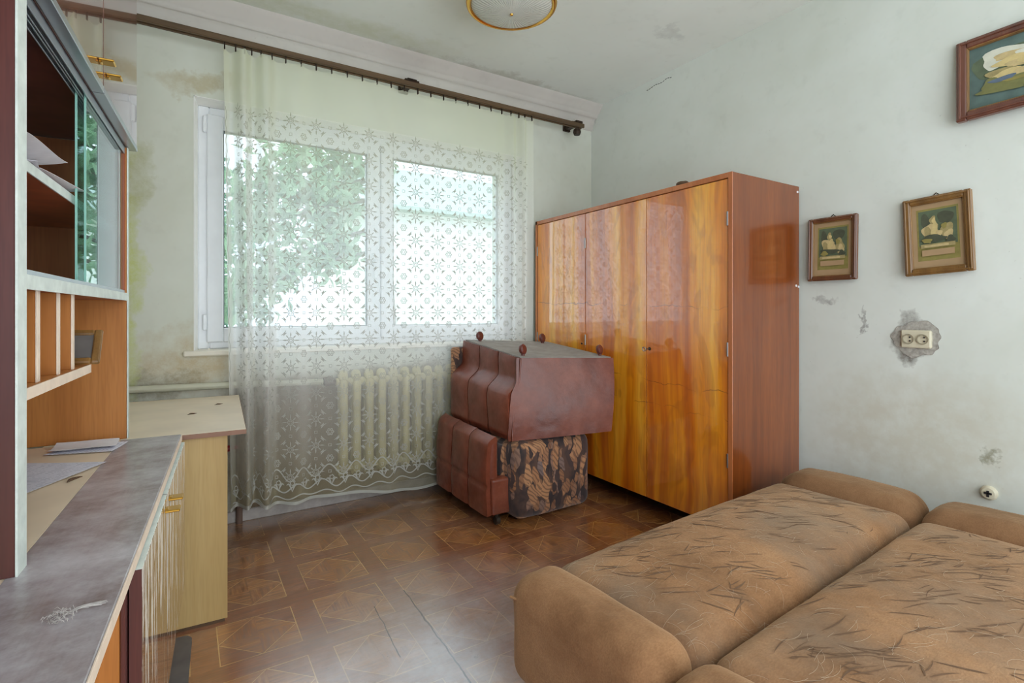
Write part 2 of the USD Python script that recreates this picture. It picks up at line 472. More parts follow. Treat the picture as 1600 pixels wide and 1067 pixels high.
M['ward_front'] = wardrobe_front()
M['ward_side'] = wood('wardrobe_side_veneer', lin(74, 32, 8), lin(104, 50, 14), lin(126, 66, 22), rough=0.3, coat=0.85, coat_rough=0.05, scale=34, bump=0.03)
M['ward_edge'] = wood('wardrobe_edge', lin(150, 80, 40), lin(180, 106, 58), lin(198, 126, 76), rough=0.4, coat=0.4)


def leather():
    g = G()
    o = g.obj()
    n = g.noise(o, 5, 5, 0.65)
    c = g.ramp(n, [(0.3, lin(92, 42, 26)), (0.55, lin(118, 59, 40)), (0.75, lin(140, 78, 56))])
    f = g.noise(o, 320, 2)
    h = g.m('add', g.m('multiply', g.noise(o, 14, 4), 1.0), g.m('multiply', f, 0.12))
    return g.make('brown_leatherette', g.pbsdf(base_color=c, roughness=g.rng(n, 0.3, 0.7, 0.24, 0.40), specular_ior_level=0.55, normal=g.bump(h, 0.22, 0.008)))


M['leather'] = leather()
M['chair_under'] = plain('dusty_underside', lin(150, 144, 136), 0.95, vary=0.18, vscale=16, bump=0.1, bscale=300)
M['foot_wood'] = plain('dark_red_foot', lin(92, 40, 30), 0.4, vary=0.1)


def leaf_fabric():
    g = G()
    o = g.obj()
    w = g.noise(o, 5, 3, 0.5, out='color')
    q = g.map(g.mix(0.10, o, w), scale=(1.2, 1.2, .48), rot=(.25, .3, .2))
    def layer(c, sc, off, keep, cols, ribs):
        qq = g.map(q, loc=off)
        cid = g.node('voronoi_texture', 'color', vector=qq, scale=sc)
        dd = g.node('voronoi_texture', 'distance', vector=qq, scale=sc)
        r1, r2, r3 = g.xyz(cid)
        rib = g.m('sine', g.m('add', g.m('multiply', g.m('add', g.m('multiply', g.xyz(qq)[0], .8), g.m('add', g.xyz(qq)[2], g.m('multiply', g.noise(qq, 9, 1), .06))), 420.0), g.m('multiply', r2, 9.0)))
        col = g.mix(g.rng(rib, .2, .6, 0, ribs), g.ramp(r3, cols), lin(58, 38, 32))
        msk = g.m('multiply', g.m('greater_than', r1, keep), g.rng(dd, .50, .56, 1, 0))
        return g.mix(msk, c, col)
    c = g.mix(g.rng(g.noise(q, 18, 3), .4, .65), lin(40, 28, 28), lin(84, 58, 46))
    c = layer(c, 26, (3, 1, 2), .25, [(0.0, lin(122, 80, 54)), (0.5, lin(154, 108, 74)), (1.0, lin(118, 98, 92))], .40)
    c = layer(c, 19, (0, 0, 0), .38, [(0.0, lin(150, 100, 64)), (0.5, lin(184, 134, 92)), (1.0, lin(168, 120, 84))], .55)
    c = layer(c, 25, (7, 5, 1), .72, [(0.0, lin(48, 32, 30)), (1.0, lin(70, 50, 46))], .2)
    h = g.noise(o, 420, 2)
    return g.make('leaf_print_fabric', g.pbsdf(base_color=c, roughness=0.75, sheen_weight=0.2, normal=g.bump(h, 0.2, 0.002)))


M['leaf_fabric'] = leaf_fabric()


def plush(name, top=True, k=1.0):
    tone = lambda a, b, c: lin(a * k, b * k, c * k)
    g = G()
    o = g.obj()
    n = g.noise(o, 3.2, 6, 0.66)
    c = g.ramp(n, [(0.30, tone(126, 90, 60)), (0.5, tone(162, 120, 84)), (0.72, tone(186, 143, 103))])
    pile = g.noise(g.map(o, scale=(0.5, 1, 1)), 260, 3, 0.6)
    c = g.mix(g.rng(pile, 0.35, 0.7, 0.35, 0), c, lin(104, 70, 44))
    if top:
        grey = g.noise(o, 2.3, 5, 0.6)
        c = g.mix(g.rng(grey, 0.44, 0.66, 0, 0.7), c, lin(124, 108, 92))
    h = g.m('add', g.m('multiply', pile, 0.25), g.noise(o, 30, 3))
    return g.make(name, g.pbsdf(base_color=c, roughness=0.95, sheen_weight=0.35, sheen_roughness=0.4, sheen_tint=lin(240, 210, 170), specular_ior_level=0.15, normal=g.bump(h, 0.5, 0.006)))


M['plush'] = plush('brown_plush')
M['plush_side'] = plush('brown_plush_plain', False)
M['plush_wall'] = plush('brown_plush_darker', False, .84)  # same plush in a darker tone, for the bolsters by the wall

def curtain_mat(name, lo, hi, trans, front, back, soil_):
    g = G()
    x, y, z = g.xyz(g.pos())
    zn = g.m('add', z, g.m('multiply', g.m('subtract', g.noise(g.pos(), 2.5, 3), .5), .5))
    soil = lambda cc: g.mix(g.rng(zn, .15, .75, .85, 0), g.mix(g.rng(zn, 1.7, 2.5, 0, .9), lin(*cc), lin(cc[0] - 10, cc[1] - 6, cc[2] - 30)), lin(cc[0] - soil_, cc[1] - soil_ * 1.12, cc[2] - soil_ * 1.5))
    tr = g.node('transparent_bsdf', 'BSDF', color=(1, 1, 1))
    df = g.node('diffuse_bsdf', 'BSDF', color=soil(front))
    tl = g.node('translucent_bsdf', 'BSDF', color=soil(back))
    cl_ = g.node('mix_closure', 'closure', fac=trans, closure1=df, closure2=tl)
    lw = g.node('layer_weight', 'facing', blend=0.5)
    return g.make(name, g.node('mix_closure', 'closure', fac=g.rng(lw, 0.0, 0.9, lo, hi), closure1=tr, closure2=cl_))


M['net'] = curtain_mat('curtain_net', 0.36, 0.93, 0.5, (226, 224, 216), (236, 236, 234), 76)
M['lace'] = curtain_mat('curtain_lace', 0.94, 0.97, 0.10, (190, 188, 178), (180, 178, 172), 2)

g = G()
fr = g.m('add', g.m('multiply', g.m('power', g.node('layer_weight', 'facing', blend=0.5), 5.0), 0.95), 0.035)
tr = g.node('transparent_bsdf', 'BSDF', color=(0.74, 0.78, 0.80))
gl = g.node('glossy_bsdf', 'BSDF', color=(1, 1, 1), roughness=0.0)
M['pane'] = g.make('window_glass', g.node('mix_closure', 'closure', fac=fr, closure1=tr, closure2=gl))
g = G()
fr = g.m('add', g.m('multiply', g.m('power', g.node('layer_weight', 'facing', blend=0.5), 4.0), 0.95), 0.05)
tr = g.node('transparent_bsdf', 'BSDF', color=(0.80, 0.92, 0.90))
gl = g.node('glossy_bsdf', 'BSDF', color=(0.95, 1, 1), roughness=0.01)
M['cab_glass'] = g.make('cabinet_glass', g.node('mix_closure', 'closure', fac=fr, closure1=tr, closure2=gl))
M['glass_edge'] = plain('glass_edge', lin(140, 190, 176), 0.2)
g = G()
o = g.obj()
x, y, z = g.xyz(o)
a = g.m('arctan2', y, x)
rad = g.m('sqrt', g.m('add', g.m('multiply', x, x), g.m('multiply', y, y)))
ridge = g.m('sine', g.m('multiply', a, 60.0))
hh = g.m('multiply', ridge, g.rng(rad, 0.01, 0.1, 0.2, 1.0))
M['lamp_glass'] = g.make('lamp_glass', g.pbsdf(base_color=lin(216, 216, 206), roughness=0.18, transmission_weight=0.25, specular_ior_level=0.6, normal=g.bump(g.m('add', hh, g.m('multiply', g.noise(o, 50, 2), 0.8)), 0.5, 0.002)))
M['gold'] = plain('lamp_gold', lin(224, 170, 84), 0.22, 1.0)
M['frame_brown'] = wood('frame_brown', lin(66, 38, 22), lin(96, 58, 34), lin(126, 80, 50), rough=0.35, coat=0.4)
M['frame_gold'] = wood('frame_gilt', lin(80, 54, 26), lin(118, 84, 42), lin(148, 110, 58), rough=0.35, coat=0.3)
M['frame_red'] = wood('frame_red', lin(60, 32, 24), lin(90, 50, 36), lin(114, 68, 48), rough=0.35, coat=0.4)
M['foliage'] = None
for nm, c1, c2 in (('foliage', (136, 164, 130), (182, 204, 164)), ('foliage_dark', (104, 140, 116), (150, 180, 150))):
    g = G()
    rnd = g.node('geometry', 'random_per_island')
    c = g.mix(rnd, lin(*c1), lin(*c2))
    d = g.node('diffuse_bsdf', 'BSDF', color=c)
    t = g.node('translucent_bsdf', 'BSDF', color=c)
    M[nm] = g.make(nm + '_leaves', g.node('mix_closure', 'closure', fac=0.45, closure1=d, closure2=t))
M['bark'] = plain('bark', lin(96, 84, 70), 0.9, vary=0.25)
M['grass'] = plain('grass', lin(120, 140, 84), 0.95, vary=0.25, vscale=1.5)
M['house_wall'] = plain('house_render', lin(238, 236, 230), 0.9, vary=0.03)
M['house_roof'] = plain('house_roof', lin(168, 186, 178), 0.7, vary=0.08)

# ------------------------------------------------------------------ the room
XL, XR, YB, YW, ZC = -0.74, 2.67, -1.05, 3.10, 2.665
WX0, WX1, WZ0, WZ1 = 0.04, 2.03, 0.905, 2.20
WT = 0.34


def manif(m):
    mm = m3.Manifold(m3.Mesh(np.asarray(m.vertices, np.float32), np.asarray(m.faces, np.uint32)))
    return mm


def tri(mm):
    q = mm.to_mesh()
    return trimesh.Trimesh(np.asarray(q.vert_properties)[:, :3], np.asarray(q.tri_verts), process=False)


def bx(x0, x1, y0, y1, z0, z1):
    m = trimesh.creation.box((x1 - x0, y1 - y0, z1 - z0)); m.apply_translation(((x0 + x1) / 2, (y0 + y1) / 2, (z0 + z1) / 2)); return m


struct('floor', bx(XL, XR, YB, YW, -0.12, 0.0), M['floor'], label='brown parquet-print lino floor, worn and dusty, window reflection partly painted in as a pale patch', smooth=False)
struct('ceiling', bx(XL - .1, XR + .25, YB - .1, YW + WT, ZC, ZC + 0.15), M['ceiling'], label='off-white plaster ceiling', smooth=False)
ww = manif(bx(XL - .1, XR + .25, YW, YW + WT, -0.12, ZC))
splay = trimesh.convex.convex_hull(np.array([(WX0, YW - .01, WZ0), (WX1, YW - .01, WZ0), (WX0, YW - .01, WZ1), (WX1, YW - .01, WZ1),
                                             (WX0 + .03, YW + .2, WZ0 - .005), (WX1 - .03, YW + .2, WZ0 - .005), (WX0 + .03, YW + .2, WZ1 - .01), (WX1 - .03, YW + .2, WZ1 - .01),
                                             (WX0 + .05, YW + WT + .01, WZ0), (WX1 - .05, YW + WT + .01, WZ0), (WX0 + .05, YW + WT + .01, WZ1 - .02), (WX1 - .05, YW + WT + .01, WZ1 - .02)]))
struct('wall_window', tri(ww - manif(splay)), M['wall_window'], label='stained off-white plaster wall around the window', smooth=False)
wr = struct('wall_right', bx(XR, XR + .2, YB, YW, -0.12, ZC), M['wall'], label='pale greenish plaster wall with hanging pictures', smooth=False)
struct('wall_left', bx(XL - .1, XL, YB, YW, -0.12, ZC), M['wall'], label='pale plaster wall behind the wall unit', smooth=False)
bw = manif(bx(XL - .1, XR + .2, YB - .15, YB, -0.12, ZC)) - manif(bx(XL + .05, 2.62, YB - .3, YB + .1, 0.03, 2.6))  # unseen wall; its wide opening is added to let skylight in as fill
struct('wall_back', tri(bw), M['wall'], label='unseen pale plaster wall with a wide opening added for fill light', smooth=False)

# cornice along the window wall
import shapely.geometry as sg
prof = [(0, 0)]
cv = [(YW, 2.50), (YW - .012, 2.505), (YW - .02, 2.53), (YW - .035, 2.565), (YW - .055, 2.582), (YW - .062, 2.578), (YW - .074, 2.588), (YW - .078, 2.600), (YW - .088, 2.606), (YW - .100, 2.622), (YW - .118, 2.640), (YW - .130, 2.655), (YW - .134, ZC), (YW, ZC)]
cm = trimesh.creation.extrude_polygon(sg.Polygon(cv), XR - XL)
cm.apply_transform(np.array([[0, 0, 1, XL], [1, 0, 0, 0], [0, 1, 0, 0], [0, 0, 0, 1.0]]))
cm.fix_normals()
struct('trim_1', cm, M['cove'], label='moulded plaster cornice above the curtain rod', smooth=50)
struct('baseboard_window', cbox(XL, XR, YW - .02, YW, 0.0, 0.06, .004), M['skirting'], label='dirty painted skirting board below the window')

# a crack in the plaster at the top of the right wall, and the chipped plaster marks
random.seed(5)
rng = np.random.default_rng(5)


def crackline(pts, w):
    ms = []
    for (a, b) in zip(pts[:-1], pts[1:]):
        a, b = np.array(a), np.array(b)
        ms.append(tube([a, (a + b) / 2, b], [w * .6, w, w * .5], 5))
    return join(*ms)


pts = [(XR + .002, 2.53 - .02 * i, 2.615 + .0008 * i + rng.normal(0, .004)) for i in range(12)]
obj('plaster_crack', crackline(pts, 0.004), M['black'], wr, label='dark crack in the plaster near the ceiling')

# ------------------------------------------------------------------ window
win = thing('window_1', 'white plastic two-sash window behind the lace curtain', None, (WX0, YW + .10, WZ0), kind='structure')
FW, FH, FD = WX1 - WX0 - .03, WZ1 - WZ0 - .01, 0.07


def frame_mesh(x0, x1, z0, z1, w, y0, y1, c=.006, wb=None):
    wb = wb or w
    return join(cbox(x0, x0 + w, y0, y1, z0, z1, c), cbox(x1 - w, x1, y0, y1, z0, z1, c), cbox(x0 + w * .98, x1 - w * .98, y0, y1, z1 - w, z1, c), cbox(x0 + w * .98, x1 - w * .98, y0, y1, z0, z0 + wb, c))


x0, xm, x1 = .02, .995, FW + .005
obj('frame', join(frame_mesh(x0, x1, .0, FH, .052, 0, FD), cbox(xm - .03, xm + .03, .005, FD, .05, FH - .05, .004)), M['pvc'], win)
for sx0, sx1 in ((x0 + .040, xm - .004), (xm + .004, x1 - .040)):
    s = obj('sash', frame_mesh(sx0, sx1, .035, FH - .04, .078, -.014, .05), M['pvc'], win)
    obj('gasket', frame_mesh(sx0 + .076, sx1 - .076, .111, FH - .116, .006, -.006, .02, .001), M['seal'], s)
    obj('pane', cbox(sx0 + .078, sx1 - .078, .018, .024, .113, FH - .118, .0005), M['pane'], s, smooth=False)
def quad_slab(a, b, c, d, off):
    P4 = np.array([a, b, c, d], float) - np.array([WX0, YW + .10, WZ0]); o_ = np.array(off, float)
    return trimesh.convex.convex_hull(np.vstack([P4 + o_ * .02, P4 + o_]))
yA, yB = YW - .002, YW + .112
obj('reveal', quad_slab((WX0, yA, WZ0), (WX0 + .017, yB, WZ0), (WX0 + .017, yB, WZ1), (WX0, yA, WZ1), (.004, 0, 0)), M['reveal'], win, smooth=False, label='white painted reveal')
obj('reveal', quad_slab((WX1, yA, WZ0), (WX1 - .017, yB, WZ0), (WX1 - .017, yB, WZ1), (WX1, yA, WZ1), (-.004, 0, 0)), M['reveal'], win, smooth=False, label='white painted reveal')
obj('reveal', quad_slab((WX0, yA, WZ1), (WX0, yB, WZ1 - .006), (WX1, yB, WZ1 - .006), (WX1, yA, WZ1), (0, 0, -.004)), M['reveal'], win, smooth=False, label='white painted reveal')
for zz in (.10, FH - .14):
    obj('hinge', cbox(x0 + .022, x0 + .040, -.02, .0, zz, zz + .085, .004), M['pvc'], win)
obj('handle', join(cbox(xm - .055, xm - .028, -.024, -.012, .48, .56, .004), cbox(xm - .05, xm - .033, -.055, -.022, .50, .52, .004), cbox(xm - .05, xm - .033, -.06, -.045, .40, .52, .005)), M['pvc'], win)
obj('window_sill', cbox(-.045, FW + .06, -.125, .005, -.028, .0, .006), M['sill'], win)

# ------------------------------------------------------------------ outdoors
gd = obj('lawn', bx(-40, 40, YW + WT + .02, 60, -1.05, -.95), M['grass'], smooth=False)
tag(gd, 'green lawn outside the window', None, None, 'structure')


def leaves(centres, spread, n, size, seed):
    r = np.random.default_rng(seed)
    c = np.asarray(centres)[r.integers(0, len(centres), n)] + r.normal(0, 1, (n, 3)) * spread
    out = []
    a = r.normal(size=(n, 3)); a /= np.linalg.norm(a, axis=1, keepdims=True)
    b = np.cross(a, r.normal(size=(n, 3))); b /= np.linalg.norm(b, axis=1, keepdims=True)
    nrm = np.cross(a, b)
    s = size * r.uniform(.6, 1.3, (n, 1))
    p0, p1, p2, p3, p4 = c - a * s, c + b * s * .42 + nrm * s * .12, c + a * s, c - b * s * .42 + nrm * s * .12, c
    v = np.stack([p0, p1, p2, p3, p4], 1).reshape(-1, 3)
    i = np.arange(n)[:, None] * 5
    f = np.concatenate([i + np.array([[0, 1, 4]]), i + np.array([[1, 2, 4]]), i + np.array([[2, 3, 4]]), i + np.array([[3, 0, 4]])])
    return trimesh.Trimesh(v, f, process=False)


def tree(label, base, height, branches, nleaf, size, mat, seed, spread=.25):
    t = thing('tree', label, 'tree', base)
    r = np.random.default_rng(seed)
    trunk = [(0, 0, 0), (.05, .02, height * .35), (-.04, .05, height * .7), (0, 0, height)]
    obj('trunk', tube(np.array(trunk), [.16, .13, .09, .03], 9), M['bark'], t)
    cs = []
    for (az, z0, ln, rise) in branches:
        a = math.radians(az)
        pts = [np.array([0, 0, z0]) + np.array([math.cos(a), math.sin(a), 0]) * ln * u + np.array([0, 0, rise * u - .25 * ln * u * u]) for u in np.linspace(0, 1, 7)]
        obj('branch', tube(pts, np.linspace(.05, .01, 7), 6), M['bark'], t)
        for p in pts[2:]:
            cs.append(p); cs.append(p + r.normal(0, .15, 3))
    obj('foliage', leaves(cs, spread, nleaf, size, seed), mat, t, smooth=False, kind='stuff')
    return t


tree('leafy tree with a drooping branch outside the left window sash', (2.95, 8.8, -.95), 5.6,
     [(185, 4.6, 2.2, -.2), (195, 4.3, 1.9, -.2), (178, 4.0, 2.4, -.3), (170, 3.5, 2.5, -.5), (190, 3.1, 2.4, -.3), (200, 5.0, 1.7, .0)], 2300, .12, M['foliage'], 4, .17)
tree('darker tree further back beyond the left window sash', (-.2, 12.5, -.95), 6.0,
     [(a, z, 1.6, .3) for a, z in ((0, 4.5), (60, 3.8), (120, 4.2), (180, 3.4), (240, 3.0), (300, 2.4), (20, 2.2), (200, 4.9), (330, 3.6))], 1800, .14, M['foliage_dark'], 9, .35)
hs = thing('house', 'pale house with grey-green roof outside the right window sash', 'house', (4.0, 13.0, -.95))
obj('wall', bx(-.1, 12, 0, 6, 0, 4.7), M['house_wall'], hs, smooth=False)
roof = trimesh.convex.convex_hull(np.array([(-.6, -.4, 4.65), (12.5, -.4, 4.65), (-.6, 6.4, 4.65), (12.5, 6.4, 4.65), (-.6, -.4, 4.75), (12.5, -.4, 4.75), (.0, 3, 6.6), (12.5, 3, 6.6), (-.6, 6.4, 4.75), (12.5, 6.4, 4.75)]))
obj('roof', roof, M['house_roof'], hs, smooth=False)

# ------------------------------------------------------------------ curtain, rod
YC = 2.965
CX0, CX1, CZT, CZB = 0.165, 2.03, 2.425, 0.075
xs = np.linspace(CX0, CX1, 1400)


def amp(x):
    return 0.005 + .046 * np.exp(-((x - .27) / .15) ** 2) + .016 * np.exp(-((x - .55) / .10) ** 2) + .010 * np.exp(-((x - 1.05) / .09) ** 2) + .022 * np.exp(-((x - 1.93) / .12) ** 2)


rate = 2 * math.pi * (4.0 + 5.5 * np.exp(-((xs - .27) / .2) ** 2) + 8.0 * np.exp(-((xs - 1.93) / .14) ** 2))
ph = np.concatenate([[0], np.cumsum((rate[1:] + rate[:-1]) / 2 * np.diff(xs))])
fold = amp(xs) * np.sin(ph) + .006 * np.sin(ph * .37 + 1.3)
arc = np.concatenate([[0], np.cumsum(np.hypot(np.diff(xs), np.diff(fold)))])
CLOTH = arc[-1]


def curtain_at(c, z, off=0.0):
    """Cloth coordinate along the rod c (m) and height z -> point of the hanging cloth."""
    x = np.interp(c, arc, xs)
    f = np.interp(c, arc, fold)
    t = np.clip((CZT - z) / (CZT - CZB), 0, 1)
    sl = np.interp(c, arc, np.gradient(fold, xs))
    sway = .012 * np.sin(3.1 * x + 2.2 * z) * t
    drift = .035 * t * np.exp(-((x - CX0) / .12) ** 2)
    y = YC + f * (.75 + .5 * t) + sway
    return np.stack([x + drift - off * -sl / np.sqrt(1 + sl * sl) * 0, y - off, z], -1)


cur = thing('curtain', 'long sheer net curtain with woven lace flowers hanging in front of the window', 'curtain')
cc = np.linspace(0, CLOTH, 420)
zz = np.linspace(0, 1, 90)
hookc = np.concatenate([np.linspace(0.01, CLOTH - .01, 27)])
Cg, Zg = np.meshgrid(cc, zz, indexing='ij')
dips = .011 * np.abs(np.sin(math.pi * (Cg - .01) / (hookc[1] - hookc[0])))
hem = .028 * np.sin(Cg * 2.6 + .9) + .012 * np.sin(Cg * 9)
ztop = CZT - dips
zbot = CZB + hem
Zv = ztop + (zbot - ztop) * Zg
P = curtain_at(Cg, Zv)
n_, m_ = P.shape[:2]
I = np.arange(n_ * m_).reshape(n_, m_)
F = np.vstack([np.stack([I[:-1, :-1], I[1:, :-1], I[1:, 1:]], -1).reshape(-1, 3), np.stack([I[:-1, :-1], I[1:, 1:], I[:-1, 1:]], -1).reshape(-1, 3)])
obj('net', trimesh.Trimesh(P.reshape(-1, 3), F, process=False), M['net'], cur, smooth=80, label='sheer net ground')

rib_v, rib_f, rib_n = [], [], 0


def ribbon(pts, w, closed=False):
    """A flat thread stroke in cloth coordinates; w may vary along it."""
    global rib_n
    p = np.asarray(pts, float)
    if closed: p = np.vstack([p, p[:1]])
    d = np.gradient(p, axis=0)
    if closed: d[0] = d[-1] = p[1] - p[-2]
    d /= np.linalg.norm(d, axis=1, keepdims=True) + 1e-12
    nn = np.stack([-d[:, 1], d[:, 0]], 1) * (np.broadcast_to(w, len(p)) * 1.22 / 2)[:, None]
    v = np.vstack([p + nn, p - nn]); k = len(p)
    i = np.arange(k - 1)
    f = np.vstack([np.stack([i, i + k, i + 1], 1), np.stack([i + 1, i + k, i + k + 1], 1)])
    rib_v.append(v); rib_f.append(f + rib_n); rib_n += len(v)


def ring(c, z, r, w, n=12, wob=0.0, k=6, ph=0.0):
    a = np.linspace(0, 2 * math.pi, n, endpoint=False)
    rr = r * (1 + wob * np.cos(k * a + ph))
    ribbon(np.stack([c + rr * np.cos(a), z + rr * np.sin(a)], 1), w, True)


PER = 0.145
ncol = int(CLOTH / PER) + 2
nrow = int((CZT - .28) / PER) + 2


def ok(c, z, r=.05): return r < c < CLOTH - r and .16 < z < 2.15


for i in range(-1, ncol):
    for j in range(-1, nrow):
        c0, z0 = .04 + i * PER, .30 + j * PER
        if ok(c0, z0):                                    # six-petal flower in a diamond of leaves
            ring(c0, z0, .0085, .0026, 12)
            ring(c0, z0, .0165, .0032, 36, .20, 6)
            for k in range(4):
                a = math.pi / 4 + k * math.pi / 2
                for rr, ln, bend in ((.047, .030, .004), (.059, .020, -.003)):
                    t = np.linspace(-1, 1, 6)
                    px = c0 + math.cos(a) * (rr + bend * (1 - t * t)) - math.sin(a) * t * ln * .62
                    pz = z0 + math.sin(a) * (rr + bend * (1 - t * t)) + math.cos(a) * t * ln * .62
                    ribbon(np.stack([px, pz], 1), .0052 * (1 - t * t * .8))
        c1, z1 = c0 + PER / 2, z0 + PER / 2
        if ok(c1, z1):                                    # eight-ray sunburst
            ring(c1, z1, .0080, .0024, 12)
            ring(c1, z1, .0150, .0030, 24, .12, 8)
            for k in range(8):
                a = k * math.pi / 4
                r0, r1 = .019, (.044 if k % 2 == 0 else .036)
                t = np.linspace(0, 1, 4)
                ribbon(np.stack([c1 + math.cos(a) * (r0 + (r1 - r0) * t), z1 + math.sin(a) * (r0 + (r1 - r0) * t)], 1), np.array([.002, .0052, .0045, .001]))
        for (c2, z2) in ((c0 + PER / 2, z0), (c0, z0 + PER / 2)):
            if ok(c2, z2):
                s = .0068
                ribbon(np.array([(c2 - s, z2 - s), (c2 + s, z2 - s), (c2 + s, z2 + s), (c2 - s, z2 + s)]), .0026, True)
# scrolling vine border above the hem and up the left edge
t = np.linspace(0.02, CLOTH - .02, 700)
for a_, z_, f_ in ((.032, .235, 0), (.022, .165, 1.4), (.010, .118, .6)):
    ribbon(np.stack([t, z_ + a_ * np.sin(t * 2 * math.pi / PER + f_)], 1), .0055)
for k in np.arange(.05, CLOTH - .03, PER / 2):
    for sgn in (-1, 1):
        u = np.linspace(0, 1, 7)
        ribbon(np.stack([k + sgn * .03 * u, .15 + .07 * u - .04 * u * u + .012 * np.sin(u * 3)], 1), .007 * np.sin(u * math.pi) + .001)
    ring(k, .195, .011, .004, 14, .2, 5)
tz = np.linspace(.2, 2.13, 160)
ribbon(np.stack([.014 + .007 * np.sin(tz * 2 * math.pi / .09), tz], 1), .0045)
RV = np.vstack(rib_v); RF = np.vstack(rib_f)
RV3 = curtain_at(RV[:, 0], RV[:, 1], .0016)
obj('lace_flowers', trimesh.Trimesh(RV3, RF, process=False), M['lace'], cur, smooth=False, label='woven lace flower pattern', kind='stuff')
hv = [curtain_at(np.array([c, c, c, c]), np.array([a, a + .012, a + .012, a]), 0)[:2] for c in cc for a in [np.interp(c, cc, (CZB + .028 * np.sin(cc * 2.6 + .9) + .012 * np.sin(cc * 9)))]]
HP = np.stack([np.stack([h[0] + [0, -.002, -.004], h[1] + [0, -.002, 0]]) for h in hv])
obj('hem', sheet(HP, .003), M['lace'], cur, smooth=60)
for c in hookc:
    p = curtain_at(np.array(c), np.array(CZT))
    obj('hook', join(cbox(p[0] - .003, p[0] + .003, YC - .006, YC + .006, CZT - .012, CZT + .028, .001)), M['dark_metal'], cur)

RZ = 2.450
rod = thing('curtain_rod', 'long brown wooden double-rail curtain rod under the cornice', 'curtain rod', (0, YC, RZ))
for yy in (-.016, .016):
    obj('rail', cbox(-.55, 2.47, yy - .009, yy + .009, -.006, .022, .003), M['track_wood'], rod)
for xx in (1.145, 2.42):
    obj('bracket', join(cbox(xx - .03, xx + .03, -.03, .05, .020, .036, .003), cbox(xx - .022, xx + .022, .03, YW - YC, .01, .05, .003), cbox(xx - .030, xx + .030, .115, YW - YC - .001, .0, .06, .003)), M['dark_metal'], rod)
obj('end_stop', xf(lathe([(0, -.03), (.022, -.03), (.03, -.01), (.024, .01), (.012, .02), (0, .02)], 20), T(2.41, -.01, -.035)), M['dark_metal'], rod)
obj('rail_joint', join(cbox(1.10, 1.19, -.03, .03, .018, .03, .003)), M['dark_metal'], rod)

# ------------------------------------------------------------------ radiator and pipes
rad = thing('radiator', 'old cream cast-iron column radiator behind the curtain under the window', 'radiator', (0.765, 3.045, 0))
NS = 10
for i in range(NS):
    xx = i * .074
    cols = []
    for yy in (-.032, .012):
        cols.append(xf(tube([(xx, yy, .19), (xx, yy, .22), (xx, yy, .45), (xx, yy, .70), (xx, yy, .73)], [.012, .024, .022, .024, .012], 10), T()))
    top = tube([(xx, -.040, .71), (xx, -.01, .742), (xx, .02, .71)], [.02, .03, .02], 10)
    bot = tube([(xx, -.040, .205), (xx, -.01, .185), (xx, .02, .205)], [.02, .027, .02], 10)
    hub = [tube([(xx - .037, -.01, z), (xx, -.01, z), (xx + .037, -.01, z)], .022, 10) for z in (.215, .705)]
    obj('section', join(*cols, top, bot, *hub), M['radiator'], rad, smooth=40)
hp = thing('heating_pipe', 'thin horizontal heating pipe running along the wall to the radiator', 'pipe', (0, 3.055, .72))
obj('tube', tube([(XL + .01, 0, .022), (.2, 0, .005), (.66, 0, -.01)], .017, 12), M['pipe'], hp)
obj('valve', join(xf(lathe([(0, -.025), (.022, -.025), (.026, 0), (.022, .025), (0, .025)], 16), T(.69, 0, -.01) @ R(90, (0, 1, 0))), tube([(.69, 0, -.01), (.72, -.005, -.012), (.75, -.01, -.015)], .014, 10)), M['rust'], hp)
vp = thing('heating_riser', 'rusty vertical heating pipe beside the desk, with a small red tap', 'pipe', (0.243, 3.068, 0))
obj('tube', tube([(0, 0, 0.0), (0, 0, .35), (0, 0, .705)], .016, 12), M['rust'], vp)
obj('tap', join(tube([(0, -.01, .40), (-.03, -.02, .40), (-.05, -.02, .40)], [.010, .009, .009], 10), xf(lathe([(0, -.012), (.016, -.012), (.016, .012), (0, .012)], 14), T(-.055, -.02, .40) @ R(90, (0, 1, 0)))), M['red'], vp, label='small red tap')

# ------------------------------------------------------------------ wardrobe
WD = dict(x0=2.11, x1=2.655, y0=1.477, y1=3.045, zb=.10, zt=1.741)
wd = thing('wardrobe', 'tall glossy orange-veneered three-door wardrobe against the right wall', 'wardrobe', (WD['x0'], WD['y0'], 0))
W_, L_, ZT, ZB = WD['x1'] - WD['x0'], WD['y1'] - WD['y0'], WD['zt'], WD['zb']
obj('side_panel', cbox(.0, W_, 0, .022, ZB, ZT, .002), M['ward_side'], wd, label='red-brown glossy side')
obj('side_panel', cbox(.0, W_, L_ - .022, L_, ZB, ZT, .002), M['ward_side'], wd)
obj('top_panel', cbox(.002, W_, .021, L_ - .021, ZT - .024, ZT - .001, .002), M['ward_edge'], wd)
obj('front_edge', join(cbox(-.004, .0, -.001, .021, ZB, ZT, .001), cbox(-.004, .0, .021, L_, ZT - .024, ZT, .001), cbox(-.004, .0, L_ - .02, L_, ZB, ZT, .001)), M['ward_edge'], wd, label='lighter wood edging')
obj('back_panel', cbox(W_ - .008, W_ + .004, .01, L_ - .01, ZB, ZT - .01, .001), M['unit_inside'], wd)
obj('bottom_panel', cbox(.03, W_ - .01, .02, L_ - .02, ZB + .005, ZB + .025, .002), M['unit_inside'], wd)
obj('divider', cbox(.03, W_ - .012, 1.02, 1.04, ZB + .02, ZT - .03, .002), M['unit_inside'], wd)
ys = [.023, .523, 1.029, L_ - .021]
